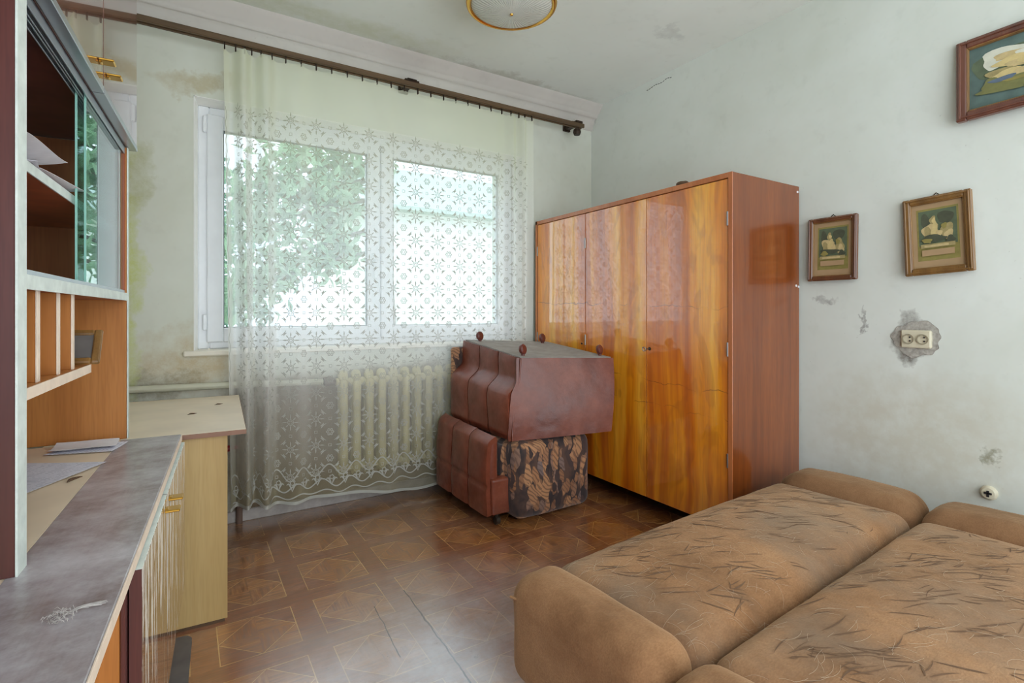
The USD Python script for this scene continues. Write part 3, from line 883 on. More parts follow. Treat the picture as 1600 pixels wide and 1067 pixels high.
for k in range(3):
    a, b = ys[k] + .0015, ys[k + 1] - .0015
    d = obj('door', cbox(.001, .020, a, b, ZB + .004, ZT - .027, .002), M['ward_front'], wd)
    hy = {0: a - .001, 1: b + .001, 2: b - .001}[k]
    hys = {0: [a], 1: [b], 2: [b]}[k]
    for z in (.42, .93, 1.53):
        for h in hys:
            obj('hinge', xf(lathe([(0, -.032), (.0045, -.032), (.0045, .032), (0, .032)], 10), T(-.002, h, z)), M['steel'], d)
key = lathe([(0, -.005), (.0075, -.004), (.0075, .004), (0, .005)], 14)
lk = obj('lock_plate', xf(lathe([(0, -.001), (.009, -.001), (.009, .002), (0, .002)], 16), T(.0, .500, .905) @ R(-90, (0, 1, 0))), M['dark_metal'], wd)
obj('key', join(tube([(-.002, .500, .905), (-.02, .500, .905), (-.032, .500, .905)], .0028, 8), xf(trimesh.creation.torus(.011, .0026, 20, 8), T(-.042, .500, .905) @ R(70, (1, 0, 0)))), M['steel'], lk)
obj('keyhole', xf(lathe([(0, -.001), (.006, -.001), (.006, .002), (0, .002)], 12), T(.0, 1.062, .905) @ R(-90, (0, 1, 0))), M['black'], wd)
for (xx, yy) in ((.05, .05), (W_ - .06, .05), (.05, L_ - .06), (W_ - .06, L_ - .06)):
    obj('leg', tube([(xx, yy, 0), (xx, yy, .05), (xx, yy, ZB + .005)], [.014, .02, .022], 12), M['ward_side'], wd)
for (xx, z) in ((W_ - .018, ZT - .03), (W_ - .03, 1.235), (W_ - .008, 1.23)):
    obj('tack', xf(lathe([(0, -.003), (.006, -.002), (.006, .002), (0, .003)], 10), T(xx, -.001, z) @ R(90, (1, 0, 0))), M['paper'], wd, label='pale tack')
scr = thing('paper_scrap', 'small crumpled scrap on top of the wardrobe', 'scrap', (2.16, 1.80, 1.741))
sm = trimesh.creation.icosphere(2, .02); sm.vertices *= [1.3, 1.5, .55]; sm.vertices += np.asarray(meshkit.fbm(sm.vertices * 70)).reshape(-1, 1) * sm.vertex_normals * .008; sm.apply_translation((0, 0, -sm.bounds[0, 2]))
obj('wad', sm, M['chip'], scr)

# ------------------------------------------------------------------ armchairs
def grid_on(Pa, Pb, Pc, Pd, n, m):
    """Bilinear patch: Pa->Pb along the first index (top), Pd->Pc the bottom."""
    Pa, Pb, Pc, Pd = (np.array(p, float) for p in (Pa, Pb, Pc, Pd))
    u = np.linspace(0, 1, n)[:, None, None]; v = np.linspace(0, 1, m)[None, :, None]
    return (1 - v) * ((1 - u) * Pa + u * Pb) + v * ((1 - u) * Pd + u * Pc)


def strip(Pa, Pb, Pc, Pd, u0, u1, prof, out, thick=.03, pad=.012, n=12, m=30, seed=0, join_=None):
    """One padded upholstery strip on a bilinear panel: prof(v) is the outward shift along it."""
    Pa, Pb, Pc, Pd = (np.array(p, float) for p in (Pa, Pb, Pc, Pd))
    out = np.array(out, float)
    a = np.linspace(0, 1, n); v = np.linspace(0, 1, m)
    A, V = np.meshgrid(a, v, indexing='ij')
    U = u0 + (u1 - u0) * A
    base = ((1 - V) * (1 - U))[..., None] * Pa + ((1 - V) * U)[..., None] * Pb + (V * U)[..., None] * Pc + (V * (1 - U))[..., None] * Pd
    if join_: base = base + (((1 - U) ** 14) * np.vectorize(join_)(V))[..., None] * np.array([-.98, -.1, 0])
    bul = pad * (1 - np.abs(2 * A - 1) ** 5) + np.vectorize(prof)(V)
    w = np.asarray(meshkit.fbm((base * 9 + seed).reshape(-1, 3))).reshape(A.shape)
    Pt = base + (bul + .006 * w)[..., None] * out
    q = Pt[n // 2, m // 2]
    nn = np.cross(Pt[n // 2 + 1, m // 2] - q, Pt[n // 2, m // 2 + 1] - q)
    return sheet(Pt, thick if nn @ out > 0 else -thick)


def smoothstep(t): t = min(1, max(0, t)); return t * t * (3 - 2 * t)


def hexa(c8, r=.0, n=10, pad=0.0):
    """Solid from 8 corners (top FRBL then bottom frbl) with soft faces."""
    top, bot = c8[:4], c8[4:]
    m = trimesh.convex.convex_hull(np.array(c8, float))
    m = m.subdivide().subdivide().subdivide()
    return m


ORG = np.array([1.70, 2.60, 0.0])
lower = thing('armchair', 'brown leatherette armchair standing on the floor, carrying the upturned one', 'armchair', tuple(ORG))
def L(*p): return tuple(np.array(p, float) - ORG)


# left arm of the lower chair
pa, pb, pc, pd = L(1.308, 2.91, .488), L(1.314, 2.315, .462), L(1.300, 2.30, .065), L(1.290, 2.91, .075)
def lowprof(v): return .010 * math.sin(v * math.pi) - .045 * (max(0, .10 - v) / .10) ** 2 - .008 * math.exp(-((v - .62) / .025) ** 2)
for k in range(3):
    obj('arm_strip', strip(pa, pb, pc, pd, k / 3 + .004, (k + 1) / 3 - .004, lowprof, (-1, 0, 0), .03, .008, seed=k * 3.1), M['leather'], lower, smooth=60, label='padded leatherette strip')
obj('arm', puff(*[v for p in zip(L(1.315, 2.325, .07), L(1.378, 2.895, .452)) for v in p], r=.035, n=10, noise=.006), M['leather'], lower, smooth=60)
obj('arm', puff(*[v for p in zip(L(1.955, 2.43, .07), L(2.04, 2.895, .44)) for v in p], r=.035, n=10, noise=.006), M['leather'], lower, smooth=60)
obj('front_apron', puff(*[v for p in zip(L(1.325, 2.30, .065), L(1.60, 2.36, .245)) for v in p], r=.012, n=10, noise=.004), M['leather'], lower, smooth=60)
obj('seat_base', cbox(*[v for p in zip(L(1.38, 2.36, .08), L(1.955, 2.89, .22)) for v in p], .01), M['black'], lower)
obj('seat_cushion', puff(*[v for p in zip(L(1.43, 2.235, .035), L(1.915, 2.86, .432)) for v in p], r=.05, n=16, noise=.012, nscale=7, side=.012), M['leaf_fabric'], lower, smooth=60, label='leaf-patterned cushion pulled forward')
obj('armrest_lining', puff(*[v for p in zip(L(1.40, 2.345, .24), L(1.445, 2.80, .40)) for v in p], r=.018, n=8, noise=.006), M['leaf_fabric'], lower, smooth=60)
for (xx, yy) in ((1.375, 2.34), (1.375, 2.92), (1.97, 2.48), (1.97, 2.92)):
    obj('caster', join(tube([L(xx, yy, .03), L(xx, yy, .05), L(xx, yy, .085)], .010, 8), xf(trimesh.creation.cylinder(.022, .022, sections=18), T(*L(xx, yy, .022)) @ R(90, (0, 1, 0)))), M['dark_metal'], lower)

upper = thing('armchair', 'brown leatherette armchair turned upside down on the other one, feet in the air', 'armchair', (1.72, 2.55, .45))
ORG = np.array([1.72, 2.55, .45])
F_, R_, B_, L4 = L(1.49, 2.30, .861), L(2.035, 2.175, .846), L(2.02, 2.78, .905), L(1.458, 2.885, .928)
f_, r_, b_, l_ = L(1.425, 2.275, .475), L(1.985, 2.135, .475), L(1.985, 2.76, .475), L(1.41, 2.86, .495)
FL_ = L(1.412, 2.265, .440); LL_ = L(1.372, 2.89, .462); RL_ = L(1.975, 2.125, .452)
obj('body', hexa([np.array(F_) + [.03, .03, -.012], np.array(R_) + [-.02, .03, -.012], np.array(B_) + [-.02, -.02, -.012], np.array(L4) + [.03, -.02, -.012], np.array(f_) + [.05, .04, 0], np.array(r_) + [-.02, .04, 0], np.array(b_) + [-.02, -.02, 0], np.array(l_) + [.05, -.03, 0]]), M['leather'], upper)


def upprof(v):
    return -.018 * smoothstep(v / .30) + .060 * smoothstep((v - .28) / .17) - .038 * smoothstep((v - .48) / .5) - .02 * smoothstep((v - .93) / .07)


for k in range(3):
    obj('side_strip', strip(L4, F_, FL_, LL_, k / 3 + .005, (k + 1) / 3 - .005, upprof, (-.98, -.1, 0), .085 if k == 2 else .035, .007, n=14, m=40, seed=4 + k * 2.3), M['leather'], upper, smooth=60, label='padded leatherette strip')
obj('front_panel', strip(F_, R_, RL_, FL_, -.03, 1.0, lambda v: .012 * math.sin(v * math.pi) - .004, (.2, -.97, 0), .045, .004, n=40, m=40, seed=9, join_=lambda v: .3 * upprof(v)), M['leather'], upper, smooth=60)
pw = [np.array(F_) + (np.array(FL_) - np.array(F_)) * t + np.array([.004, -.006, 0]) + .3 * upprof(t) * np.array([-.98, -.1, 0]) for t in np.linspace(0, 1, 16)]
obj('piping', tube(pw, .005, 8), M['leather'], upper, label='piping along the corner seam')
# dusty underside, now on top
und = grid_on(np.array(L4) + [.01, -.01, .004], np.array(F_) + [.01, .01, .004], np.array(R_) + [-.01, .01, .004], np.array(B_) + [-.01, -.01, .004], 16, 16)
und[..., 2] -= .012 * np.sin(np.linspace(0, math.pi, 16))[:, None] * np.sin(np.linspace(0, math.pi, 16))[None, :]
us = sheet(und, .01)
obj('underside', us, M['chair_under'], upper, smooth=50, label='grey dusty lining of the underside')
for (uu, vv, ax) in ((.08, .14, 0), (.90, .10, 0), (.12, .85, 0), (.90, .93, 0)):
    q = (1 - vv) * ((1 - uu) * np.array(L4) + uu * np.array(F_)) + vv * ((1 - uu) * np.array(B_) + uu * np.array(R_))
    foot = join(xf(lathe([(0, -.012), (.024, -.012), (.028, -.004), (.028, .006), (.02, .012), (0, .012)], 20), T(*(q + [0, 0, .036])) @ R(25, (0, 0, 1)) @ R(80, (1, 0, 0))), tube([q + [0, 0, -.005], q + [0, 0, .012], q + [0, 0, .03]], .010, 8))
    obj('foot', foot, M['foot_wood'], upper)
obj('seat_cushion', puff(*[v for p in zip(L(1.385, 2.885, .50), L(1.95, 2.925, .885)) for v in p], r=.018, n=12, noise=.006), M['leaf_fabric'], upper, smooth=60, label='leaf-patterned upholstery')

# ------------------------------------------------------------------ sofa bed
BR = 4.0
bed = thing('sofa_bed', 'folded-out brown plush sofa bed filling the right foreground', 'sofa bed', (0.82, 0.735, 0), BR)
tops = []
for (b0, b1, sd) in ((.008, .512, 1.0), (-.60, -.008, 5.0)):
    mm_ = puff(.135, 1.455, b0, b1, .17, .350, .055, 26, top=.030, noise=.012, nscale=4.5, seed=sd, powr=2.6)
    obj('mattress', mm_, M['plush'], bed, smooth=60); tops.append(mm_)
    nb = obj('bolster', puff(-.025, .150, b0 + .004, b1 - .004 if b1 > 0 else b1 + .002, .085, .368, .062, 16, top=.012, noise=.010, nscale=6, seed=sd + 2, powr=3), M['plush_side'], bed, smooth=60)
    pb_ = [( -.018 + .012 * (1 - abs(2 * u - 1) ** 6) - .012, b0 + .03 + (b1 - b0 - .06) * u, .322) for u in np.linspace(0, 1, 20)]
    obj('piping', tube(pb_, .0035, 6), M['plush_side'], nb)
    obj('bolster', puff(1.440, 1.690, b0 + .002, b1 - .002, .12, .380, .075, 16, top=.016, noise=.012, nscale=6, seed=sd + 7, powr=2.4), M['plush_wall'], bed, smooth=60)
    obj('base_box', cbox(.05, 1.62, b0 + .03, b1 - .03, .075, .22, .01), M['chip'], bed)
for (aa, bb) in ((.07, .46), (.07, .06), (.07, -.10), (.07, -.52), (1.58, .46), (1.58, .06), (1.58, -.10), (1.58, -.52)):
    obj('leg', tube([(aa, bb, 0), (aa, bb, .04), (aa, bb, .085)], [.018, .022, .025], 12), M['unit_orange'], bed)
# pale pet hair and lint lying on the cloth
hr = np.random.default_rng(21)
pts, cnt = [], []
from scipy.interpolate import LinearNDInterpolator
surf = []
for m_t in tops:
    nv = m_t.vertex_normals[:, 2] > .25
    surf.append(LinearNDInterpolator(m_t.vertices[nv][:, :2], m_t.vertices[nv][:, 2], fill_value=.33))
def bed_top(a, b): return float(surf[0 if b > 0 else 1](a, b)) + .0012
sv, sf, sn = [], [], 0
def stroke(a0, b0, th, ln, cv2, w):
    global sn
    s_ = np.linspace(0, 1, 8)
    ang = th + cv2 * s_
    aa = a0 + np.cumsum(np.cos(ang)) * ln / 8; bb = b0 + np.cumsum(np.sin(ang)) * ln / 8
    if aa.min() < .16 or aa.max() > 1.43 or bb.min() < -.58 or bb.max() > .49 or bb.min() * bb.max() < 0 or np.abs(bb).min() < .03: return
    ww = w * np.sin(s_ ** .7 * math.pi * .96 + .06)
    nx, ny = -np.sin(ang) * ww / 2, np.cos(ang) * ww / 2
    L1 = [(x, y, bed_top(x, y)) for x, y in zip(aa + nx, bb + ny)]; L2 = [(x, y, bed_top(x, y)) for x, y in zip(aa - nx, bb - ny)]
    sv.extend(L1 + L2); i = np.arange(7)
    sf.append(np.vstack([np.stack([i, i + 8, i + 1], 1), np.stack([i + 1, i + 8, i + 9], 1)]) + sn); sn += 16
for k in range(270):
    a0, b0 = hr.uniform(.16, 1.42), hr.uniform(-.58, .49)
    th = -.62 + hr.normal(0, .22) + (math.pi if hr.random() < .5 else 0); ln = hr.uniform(.05, .15)
    stroke(a0, b0, th, ln, hr.normal(0, .35), hr.uniform(.0026, .0058))
    if hr.random() < .45: stroke(a0, b0, th + hr.choice([-1, 1]) * hr.uniform(.35, .7), ln * hr.uniform(.4, .8), hr.normal(0, .3), hr.uniform(.002, .004))
    if hr.random() < .35: stroke(a0 + .01, b0 + .012, th + hr.normal(0, .06), ln * .8, hr.normal(0, .3), hr.uniform(.0018, .003))
M['stroke'] = plain('dark_woven_stroke', lin(110, 82, 58), .95, vary=.15, vscale=60)
st_ = trimesh.Trimesh(np.array(sv), np.vstack(sf), process=False)
obj('woven_strokes', st_, M['stroke'], bed, smooth=False, label='dark brush strokes woven into the cloth', kind='stuff')
for k in range(460):
    near = hr.random() < .6
    a = .15 + (hr.random() ** 1.8 if near else hr.random()) * 1.2
    b = hr.uniform(-.55, .47)
    th = hr.normal(-.2, .7); ln = hr.uniform(.015, .075); cv_ = hr.normal(0, 9)
    for s in np.linspace(0, 1, 6):
        aa = a + math.cos(th + cv_ * s * ln) * ln * s; bb = b + math.sin(th + cv_ * s * ln) * ln * s
        pts.append((aa, bb, bed_top(aa, bb) + .0008))
    cnt.append(6)
hc = UsdGeom.BasisCurves.Define(stage, pth(bed) + '/pet_hair')
hc.CreateTypeAttr('linear'); hc.CreatePointsAttr(Vt.Vec3fArray.FromNumpy(np.array(pts, np.float32))); hc.CreateCurveVertexCountsAttr(cnt)
hc.CreateWidthsAttr([.00032]); hc.SetWidthsInterpolation('constant')
M['hair'] = plain('pale_hair', lin(196, 178, 152), 0.6)
UsdShade.MaterialBindingAPI.Apply(hc.GetPrim()).Bind(M['hair'])
tag(hc, 'pale pet hair and lint', None, None, 'stuff')

# ------------------------------------------------------------------ wall unit
UR = -3.6
unit = thing('wall_unit', 'dark veneered wall unit with glass doors and open shelves along the left wall', 'wall unit', (-.0097, 2.01, 0), UR)
# local axes: x outwards into the room (0 = counter front), y along the unit (0 = far end), z up
ZBASE = .70
U0, UB = -1.02, -.50
NEAR = -2.9
obj('counter_top', cbox(-.16, .0, NEAR, .02, ZBASE - .020, ZBASE, .002), M['counter'], unit, label='dusty dark counter ledge')
obj('counter_edge', cbox(.0, .0025, NEAR, .02, ZBASE - .020, ZBASE - .001, .0005), M['edge_cream'], unit, label='pale edge of the ledge')
obj('shelf_floor', cbox(UB, -.16, NEAR, .02, ZBASE - .020, ZBASE - .001, .001), M['cream_board'], unit, label='cream board inside the niche')
obj('base_end', cbox(UB, -.010, .0, .02, .205, ZBASE - .02, .002), M['unit_dark'], unit)
obj('base_divider', cbox(UB, -.017, -.97, -.946, .0, ZBASE - .02, .002), M['unit_orange'], unit)
obj('divider_post', cbox(-.017, -.010, -.972, -.944, .0, ZBASE - .02, .002), M['unit_dark'], unit, label='dark front post')
obj('base_back', cbox(UB, UB + .01, NEAR, .0, .0, ZBASE - .02, .001), M['unit_orange'], unit)
obj('base_floor', cbox(UB, -.02, -.944, .0, .205, .222, .002), M['unit_orange'], unit)
obj('base_floor', cbox(UB, -.01, NEAR, -.97, .06, .08, .002), M['unit_orange'], unit)
obj('base_end', cbox(UB, -.01, NEAR, NEAR + .02, .0, ZBASE - .02, .002), M['unit_orange'], unit)
obj('base_shelf', cbox(UB, -.015, NEAR + .02, -.97, .36, .38, .002), M['unit_orange'], unit)
GAP = -.545
for (a, b, tb) in ((-.95, GAP - .002, GAP - .045), (GAP + .002, .015, GAP + .042)):
    d = obj('base_door', cbox(-.008, .010, a, b, .21, ZBASE - .026, .002), M['scraped'], unit, label='scraped glossy door')
    obj('edge_band', cbox(-.008, .0098, a - .001, a + .0005, .21, ZBASE - .026, .0003), M['unit_dark'], d, label='dark door edge')
    obj('edge_band', cbox(-.008, .0098, a, b, ZBASE - .0265, ZBASE - .0255, .0003), M['edge_white'], d, label='pale top edge')
    obj('handle', join(cbox(.010, .040, tb - .017, tb + .017, .649, .655, .002), cbox(.009, .017, tb - .009, tb + .009, .647, .657, .002)), M['brass'], d, label='brass tab handle')
# uprights
SF = -.147
obj('end_panel', cbox(UB, SF, .03, .05, ZBASE, 1.622, .0015), M['unit_orange'], unit, label='orange-brown veneer end panel')
obj('end_panel_edge', cbox(SF, SF + .003, .029, .051, ZBASE, 1.622, .0005), M['edge_white'], unit, label='whitish edge band')
obj('upright', cbox(UB, SF, -.955, -.915, ZBASE, 2.15, .0015), M['unit_dark'], unit, label='dark upright at the left frame edge')
obj('upright_edge', cbox(SF, SF + .003, -.956, -.914, ZBASE, 1.622, .0005), M['edge_white'], unit, label='whitish edge band')
obj('back_board', cbox(UB - .005, UB + .004, NEAR, .05, ZBASE, 2.15, .001), M['unit_inside'], unit)
obj('glass_section_end', cbox(UB + .01, SF - .004, .024, .030, 1.165, 1.622, .001), M['unit_brown'], unit, label='red-brown inner end of the glazed section')
# shelves
def shelf(y0, y1, z, x0=UB, x1=SF, th=.018, mat='unit_brown', edge='edge_white', name='shelf'):
    s = obj(name, cbox(x0, x1 - .002, y0, y1, z - th, z, .0015), M[mat], unit)
    obj('edge_band', cbox(x1 - .002, x1 + .001, y0, y1, z - th - .001, z + .001, .0004), M[edge], s, label='pale edge band')
    return s
shelf(-.915, .03, 1.160, th=.022)
shelf(-.915, .024, 1.372, x1=SF - .035)
sr = obj('rack_shelf', prism([(SF, -.915), (SF, -.47), (SF - .10, -.46), (UB, -.46), (UB, -.915)], .962, .978), M['unit_orange'], unit)
obj('edge_band', join(cbox(SF, SF + .003, -.915, -.472, .9605, .9795, .0004)), M['edge_cream'], sr, label='pale edge band')
for yv in (-.805, -.68, -.572):
    dv = obj('rack_divider', cbox(UB, SF - .012, yv - .007, yv + .007, .978, 1.138, .001), M['unit_orange'], unit)
    obj('edge_band', cbox(SF - .012, SF - .009, yv - .008, yv + .008, .978, 1.138, .0004), M['edge_cream'], dv, label='pale edge band')
# sliding glass
for xx in (SF - .010, SF - .024):
    obj('glass_rail', join(cbox(xx - .006, xx - .003, -.915, .028, 1.600, 1.622, .0005), cbox(xx + .003, xx + .006, -.915, .028, 1.600, 1.622, .0005), cbox(xx - .006, xx + .006, -.915, .028, 1.616, 1.622, .0005)), M['alu'], unit)
    obj('glass_rail', join(cbox(xx - .006, xx - .003, -.915, .028, 1.160, 1.170, .0005), cbox(xx + .003, xx + .006, -.915, .028, 1.160, 1.170, .0005)), M['alu'], unit)
for xx, a in ((SF - .010, -.462), (SF - .024, -.474)):
    gp = obj('sliding_glass', cbox(xx - .002, xx + .002, a, .026, 1.164, 1.612, .0004), M['cab_glass'], unit, smooth=False)
    obj('glass_edge', cbox(xx - .0022, xx + .0022, a - .003, a, 1.164, 1.612, .0004), M['glass_edge'], gp, label='green polished glass edge')
# top cupboards
UF = -.127
obj('cupboard_body', join(cbox(UB, UF - .022, NEAR, .075, 1.625, 1.645, .002), cbox(UB, UF - .022, .057, .077, 1.625, 2.18, .002), cbox(UB, UF - .022, NEAR, .075, 2.16, 2.18, .002), cbox(UB, UB + .01, NEAR, .06, 1.63, 2.17, .002)), M['unit_dark'], unit)
for (a, b, tb) in ((-.437, .078, -.395), (-.935, -.441, -.485), (-1.44, -.939, -1.40)):
    d = obj('cupboard_door', cbox(UF - .020, UF, a, b, 1.632, 2.178, .0015), M['gloss_door'], unit, label='mirror-glossy dark cupboard door')
    obj('handle', join(cbox(UF, UF + .030, tb - .016, tb + .016, 1.680, 1.686, .002), cbox(UF - .001, UF + .006, tb - .009, tb + .009, 1.677, 1.689, .002)), M['brass'], d, label='brass tab handle')
    obj('metal_trim', join(cbox(UF - .022, UF + .002, a, b, 1.624, 1.632, .001), cbox(UF - .001, UF + .0015, a, b, 1.628, 1.640, .0005)), M['alu'], d, label='metal strip along the lower edge')
obj('cable_loop', tube([(SF - .03, -.90, 1.19), (SF - .025, -.885, 1.235), (SF - .02, -.87, 1.225), (SF - .02, -.875, 1.20), (SF - .03, -.885, 1.17)], .0025, 8), M['edge_white'], unit)


def uw(x, y, z):
    a = math.radians(UR)
    return (-.0097 + x * math.cos(a) - y * math.sin(a), 2.01 + x * math.sin(a) + y * math.cos(a), z)


def paper_stack(name, label, cat, loc, rot, sheets, group=None):
    """sheets: (dx, dy, dz, rot, w, d, curl)"""
    t = thing(name, label, cat, loc, rot, group)
    for i, (dx, dy, dz, r_, w, d, curl) in enumerate(sheets):
        gx, gy = np.meshgrid(np.linspace(-w / 2, w / 2, 12), np.linspace(-d / 2, d / 2, 12), indexing='ij')
        gz = curl * ((gx / w * 2) ** 2 + .4 * (gy / d * 2) ** 3 + .4) * .5
        gz -= gz.min()
        m = xf(sheet(np.stack([gx, gy, gz], -1), -.0006), T(dx, dy, dz) @ R(r_, (0, 0, 1)))
        obj('sheet', m, M['paper_print'] if i % 2 == 0 else M['paper'], t, smooth=50)
    return t


g = G()
o = g.obj()
x, y, z = g.xyz(o)
ln = g.m('less_than', g.m('fraction', g.m('multiply', y, 95.0)), 0.4)
wd_ = g.m('greater_than', g.noise(g.map(o, scale=(1, .2, 1)), 120, 2), 0.5)
c = g.mix(g.m('multiply', g.m('multiply', ln, wd_), .35), lin(216, 214, 222), lin(120, 120, 140))
M['paper_print'] = g.make('printed_paper', g.pbsdf(base_color=c, roughness=.8))
paper_stack('paper_sheets', 'large printed sheet lying in the niche beside the brown upright', 'paper', uw(-.375, -.40, ZBASE + .001), -30,
            [(0, 0, 0, 0, .30, .42, .004), (-.04, -.16, .004, 8, .24, .34, .010)])
paper_stack('paper_sheets', 'small white papers stacked at the far end of the niche', 'paper', uw(-.225, -.07, ZBASE + .001), 75,
            [(0, 0, 0, 0, .12, .16, .003), (.01, .01, .004, 14, .11, .15, .010)])
paper_stack('paper_sheets', 'dog-eared loose papers hanging over the upper shelf behind the sliding glass', 'paper', uw(-.28, -.60, 1.373), 4,
            [(-.02, -.05, 0, 4, .20, .26, .004), (.01, .06, .003, -14, .21, .24, .012), (-.03, .14, .010, 20, .20, .22, .020), (.0, -.10, .02, -8, .20, .26, .03)])
random.seed(3)
for lab, xx, yy, ln_, rz in (('curved dark wood splinter in the niche, nearest the brown upright', -.205, -.83, .05, 20), ('dark wood splinter in the middle of the niche board', -.185, -.415, .045, 60), ('small dark splinter in the niche next to the end panel', -.20, -.03, .03, 70)):
    t = thing('wood_splinter', lab, 'splinter', uw(xx, yy, ZBASE - .001), rz)
    u = np.linspace(-1, 1, 9)
    obj('sliver', tube(np.stack([u * ln_ / 2, .008 * (1 - u * u), .0035 + 0 * u], 1), .0035 * (1 - u * u * .8), 6), M['chip'], t)
# little picture frame leaning in the rack
pf = thing('photo_frame', 'small empty metal photo frame leaning at the end of the rack shelf', 'photo frame', uw(-.200, -.50, .981), UR + 4)
fm = frame_mesh(-.075, .075, 0, .105, .016, -.006, .006, .003)
tilt = R(-46, (1, 0, 0)) @ R(0, (0, 1, 0))
obj('moulding', xf(fm, T(0, 0, .002) @ tilt), M['frame_gold'], pf)
obj('inset', xf(cbox(-.062, .062, -.001, .003, .012, .094, .0005), T(0, 0, .002) @ tilt), M['dull_grey'], pf)
# fluff on the counter
M['lint'] = plain('lint_grey', lin(176, 170, 164), .9, vary=.3, vscale=90)
fl = thing('dust_clump', 'grey clump of fluff and feather on the dark counter ledge', 'fluff', uw(-.055, -1.13, ZBASE))
rr = np.random.default_rng(8)
ms = []
for k in range(60):
    a = rr.uniform(0, 6.28); q = rr.normal(0, .007, 3); q[2] = abs(q[2]) * .7 + .001
    d = np.array([math.cos(a), math.sin(a), 0]) * rr.uniform(.004, .012)
    ms.append(tube([q, q + d * .5 + [0, 0, .003], q + d], .0004, 4))
for k in range(9):
    q = np.array([.002, .004, .004]); d = np.array([.055 + rr.normal(0, .008), .020 + rr.normal(0, .006), 0]) * rr.uniform(.4, 1.0)
    ms.append(tube([q, q + d * .5 + [0, 0, .004], q + d], .0006, 4))
obj('fibres', join(*ms), M['lint'], fl, kind='stuff')

# ------------------------------------------------------------------ desk
M['edge_brown'] = plain('edge_brown', lin(142, 104, 84), .6, vary=.1)
dk = thing('desk', 'small pale desk with light laminate side panel in the corner by the window', 'desk', (.187, 2.09, 0), -3.0)
obj('desktop', cbox(-.56, .0, .0, .885, .666, .683, .0015), M['desk_top'], dk, label='pale worn top')
obj('desktop_edge', join(cbox(-.56, .0, -.0015, .0, .666, .682, .0004), cbox(.0, .0015, .0, .885, .666, .682, .0004)), M['edge_brown'], dk, label='brown edge of the top')
pn = prism([(-.50, .0), (-.061, .0), (-.058, .004), (-.07, .012), (-.10, .008), (-.16, .012), (-.20, .006), (-.25, .010), (-.50, .0)][:0] or [(-.50, .025), (-.058, .025), (-.058, .045), (-.50, .045)], .012, .666)
obj('side_panel', pn, M['desk'], dk)
obj('side_panel', cbox(-.50, -.058, .84, .86, .0, .666, .001), M['desk'], dk)
obj('back_rail', cbox(-.50, -.48, .045, .84, .25, .666, .001), M['desk'], dk)
obj('side_panel_foot', prism([(-.50, .027), (-.30, .027), (-.20, .030), (-.12, .026), (-.066, .029), (-.066, .043), (-.50, .043)], .0, .013), M['chip'], dk, label='broken lower edge')
for lab, xx, yy in (('dark chip on the desk top nearer the curtain', -.085, .62), ('thin dark chip in the middle of the desk top', -.19, .42)):
    t = thing('wood_chip', lab, 'chip', tuple(np.array([.187, 2.09, .683]) + np.array([xx + .03, yy, 0])), 20)
    obj('sliver', trimesh.convex.convex_hull(np.array([(-.02, 0, 0), (.022, .004, 0), (.0, .010, 0), (.004, -.006, 0), (-.004, .004, .005), (.012, .002, .003)])), M['chip'], t)
hb = thing('bare_floor_slab', 'grey slab with a rounded corner, added for the shadowed bare floor under the wall unit', 'board', (-.03, 1.92, 0), -3)  # slab drawn for shadowed, dirty bare floor past the cut lino edge
import shapely
pg = sg.Polygon([(-.25, -.14), (.045, -.14), (.045, .155), (-.25, .155)]).buffer(-.03).buffer(.03)
bm = trimesh.creation.extrude_polygon(pg, .012)
obj('board', bm, M['dull_grey'], hb)

# ------------------------------------------------------------------ ceiling lamp
lp = thing('ceiling_lamp', 'round ceiling lamp with ribbed glass bowl and gilt rim', 'lamp', (1.265, 2.02, ZC - .055))
obj('base', lathe([(0, -.012), (.0, -.05), (.16, -.05), (.165, -.03), (.12, 0.0), (.10, .055), (0, .055)], 48), M['pvc'], lp)
obj('rim', xf(trimesh.creation.torus(.195, .013, 64, 12), T(0, 0, -.105)), M['gold'], lp, smooth=60, label='gilt metal rim')
obj('rim_band', lathe([(.178, -.055), (.20, -.06), (.205, -.10), (.198, -.112), (.188, -.10), (.18, -.06), (.178, -.055)], 64), M['gold'], lp)
bowl = [(0, -.150)] + [(.188 * math.sin(a), -.102 - .048 * math.cos(a)) for a in np.linspace(.06, math.pi / 2, 14)] + [(.182, -.098)] + [(.180 * math.sin(a), -.098 - .046 * math.cos(a)) for a in np.linspace(math.pi / 2, .06, 14)] + [(0, -.145)]
obj('glass_bowl', lathe(bowl, 72), M['lamp_glass'], lp, smooth=60)
obj('finial', lathe([(0, -.158), (.006, -.155), (.008, -.150), (0, -.147)], 14), M['gold'], lp)

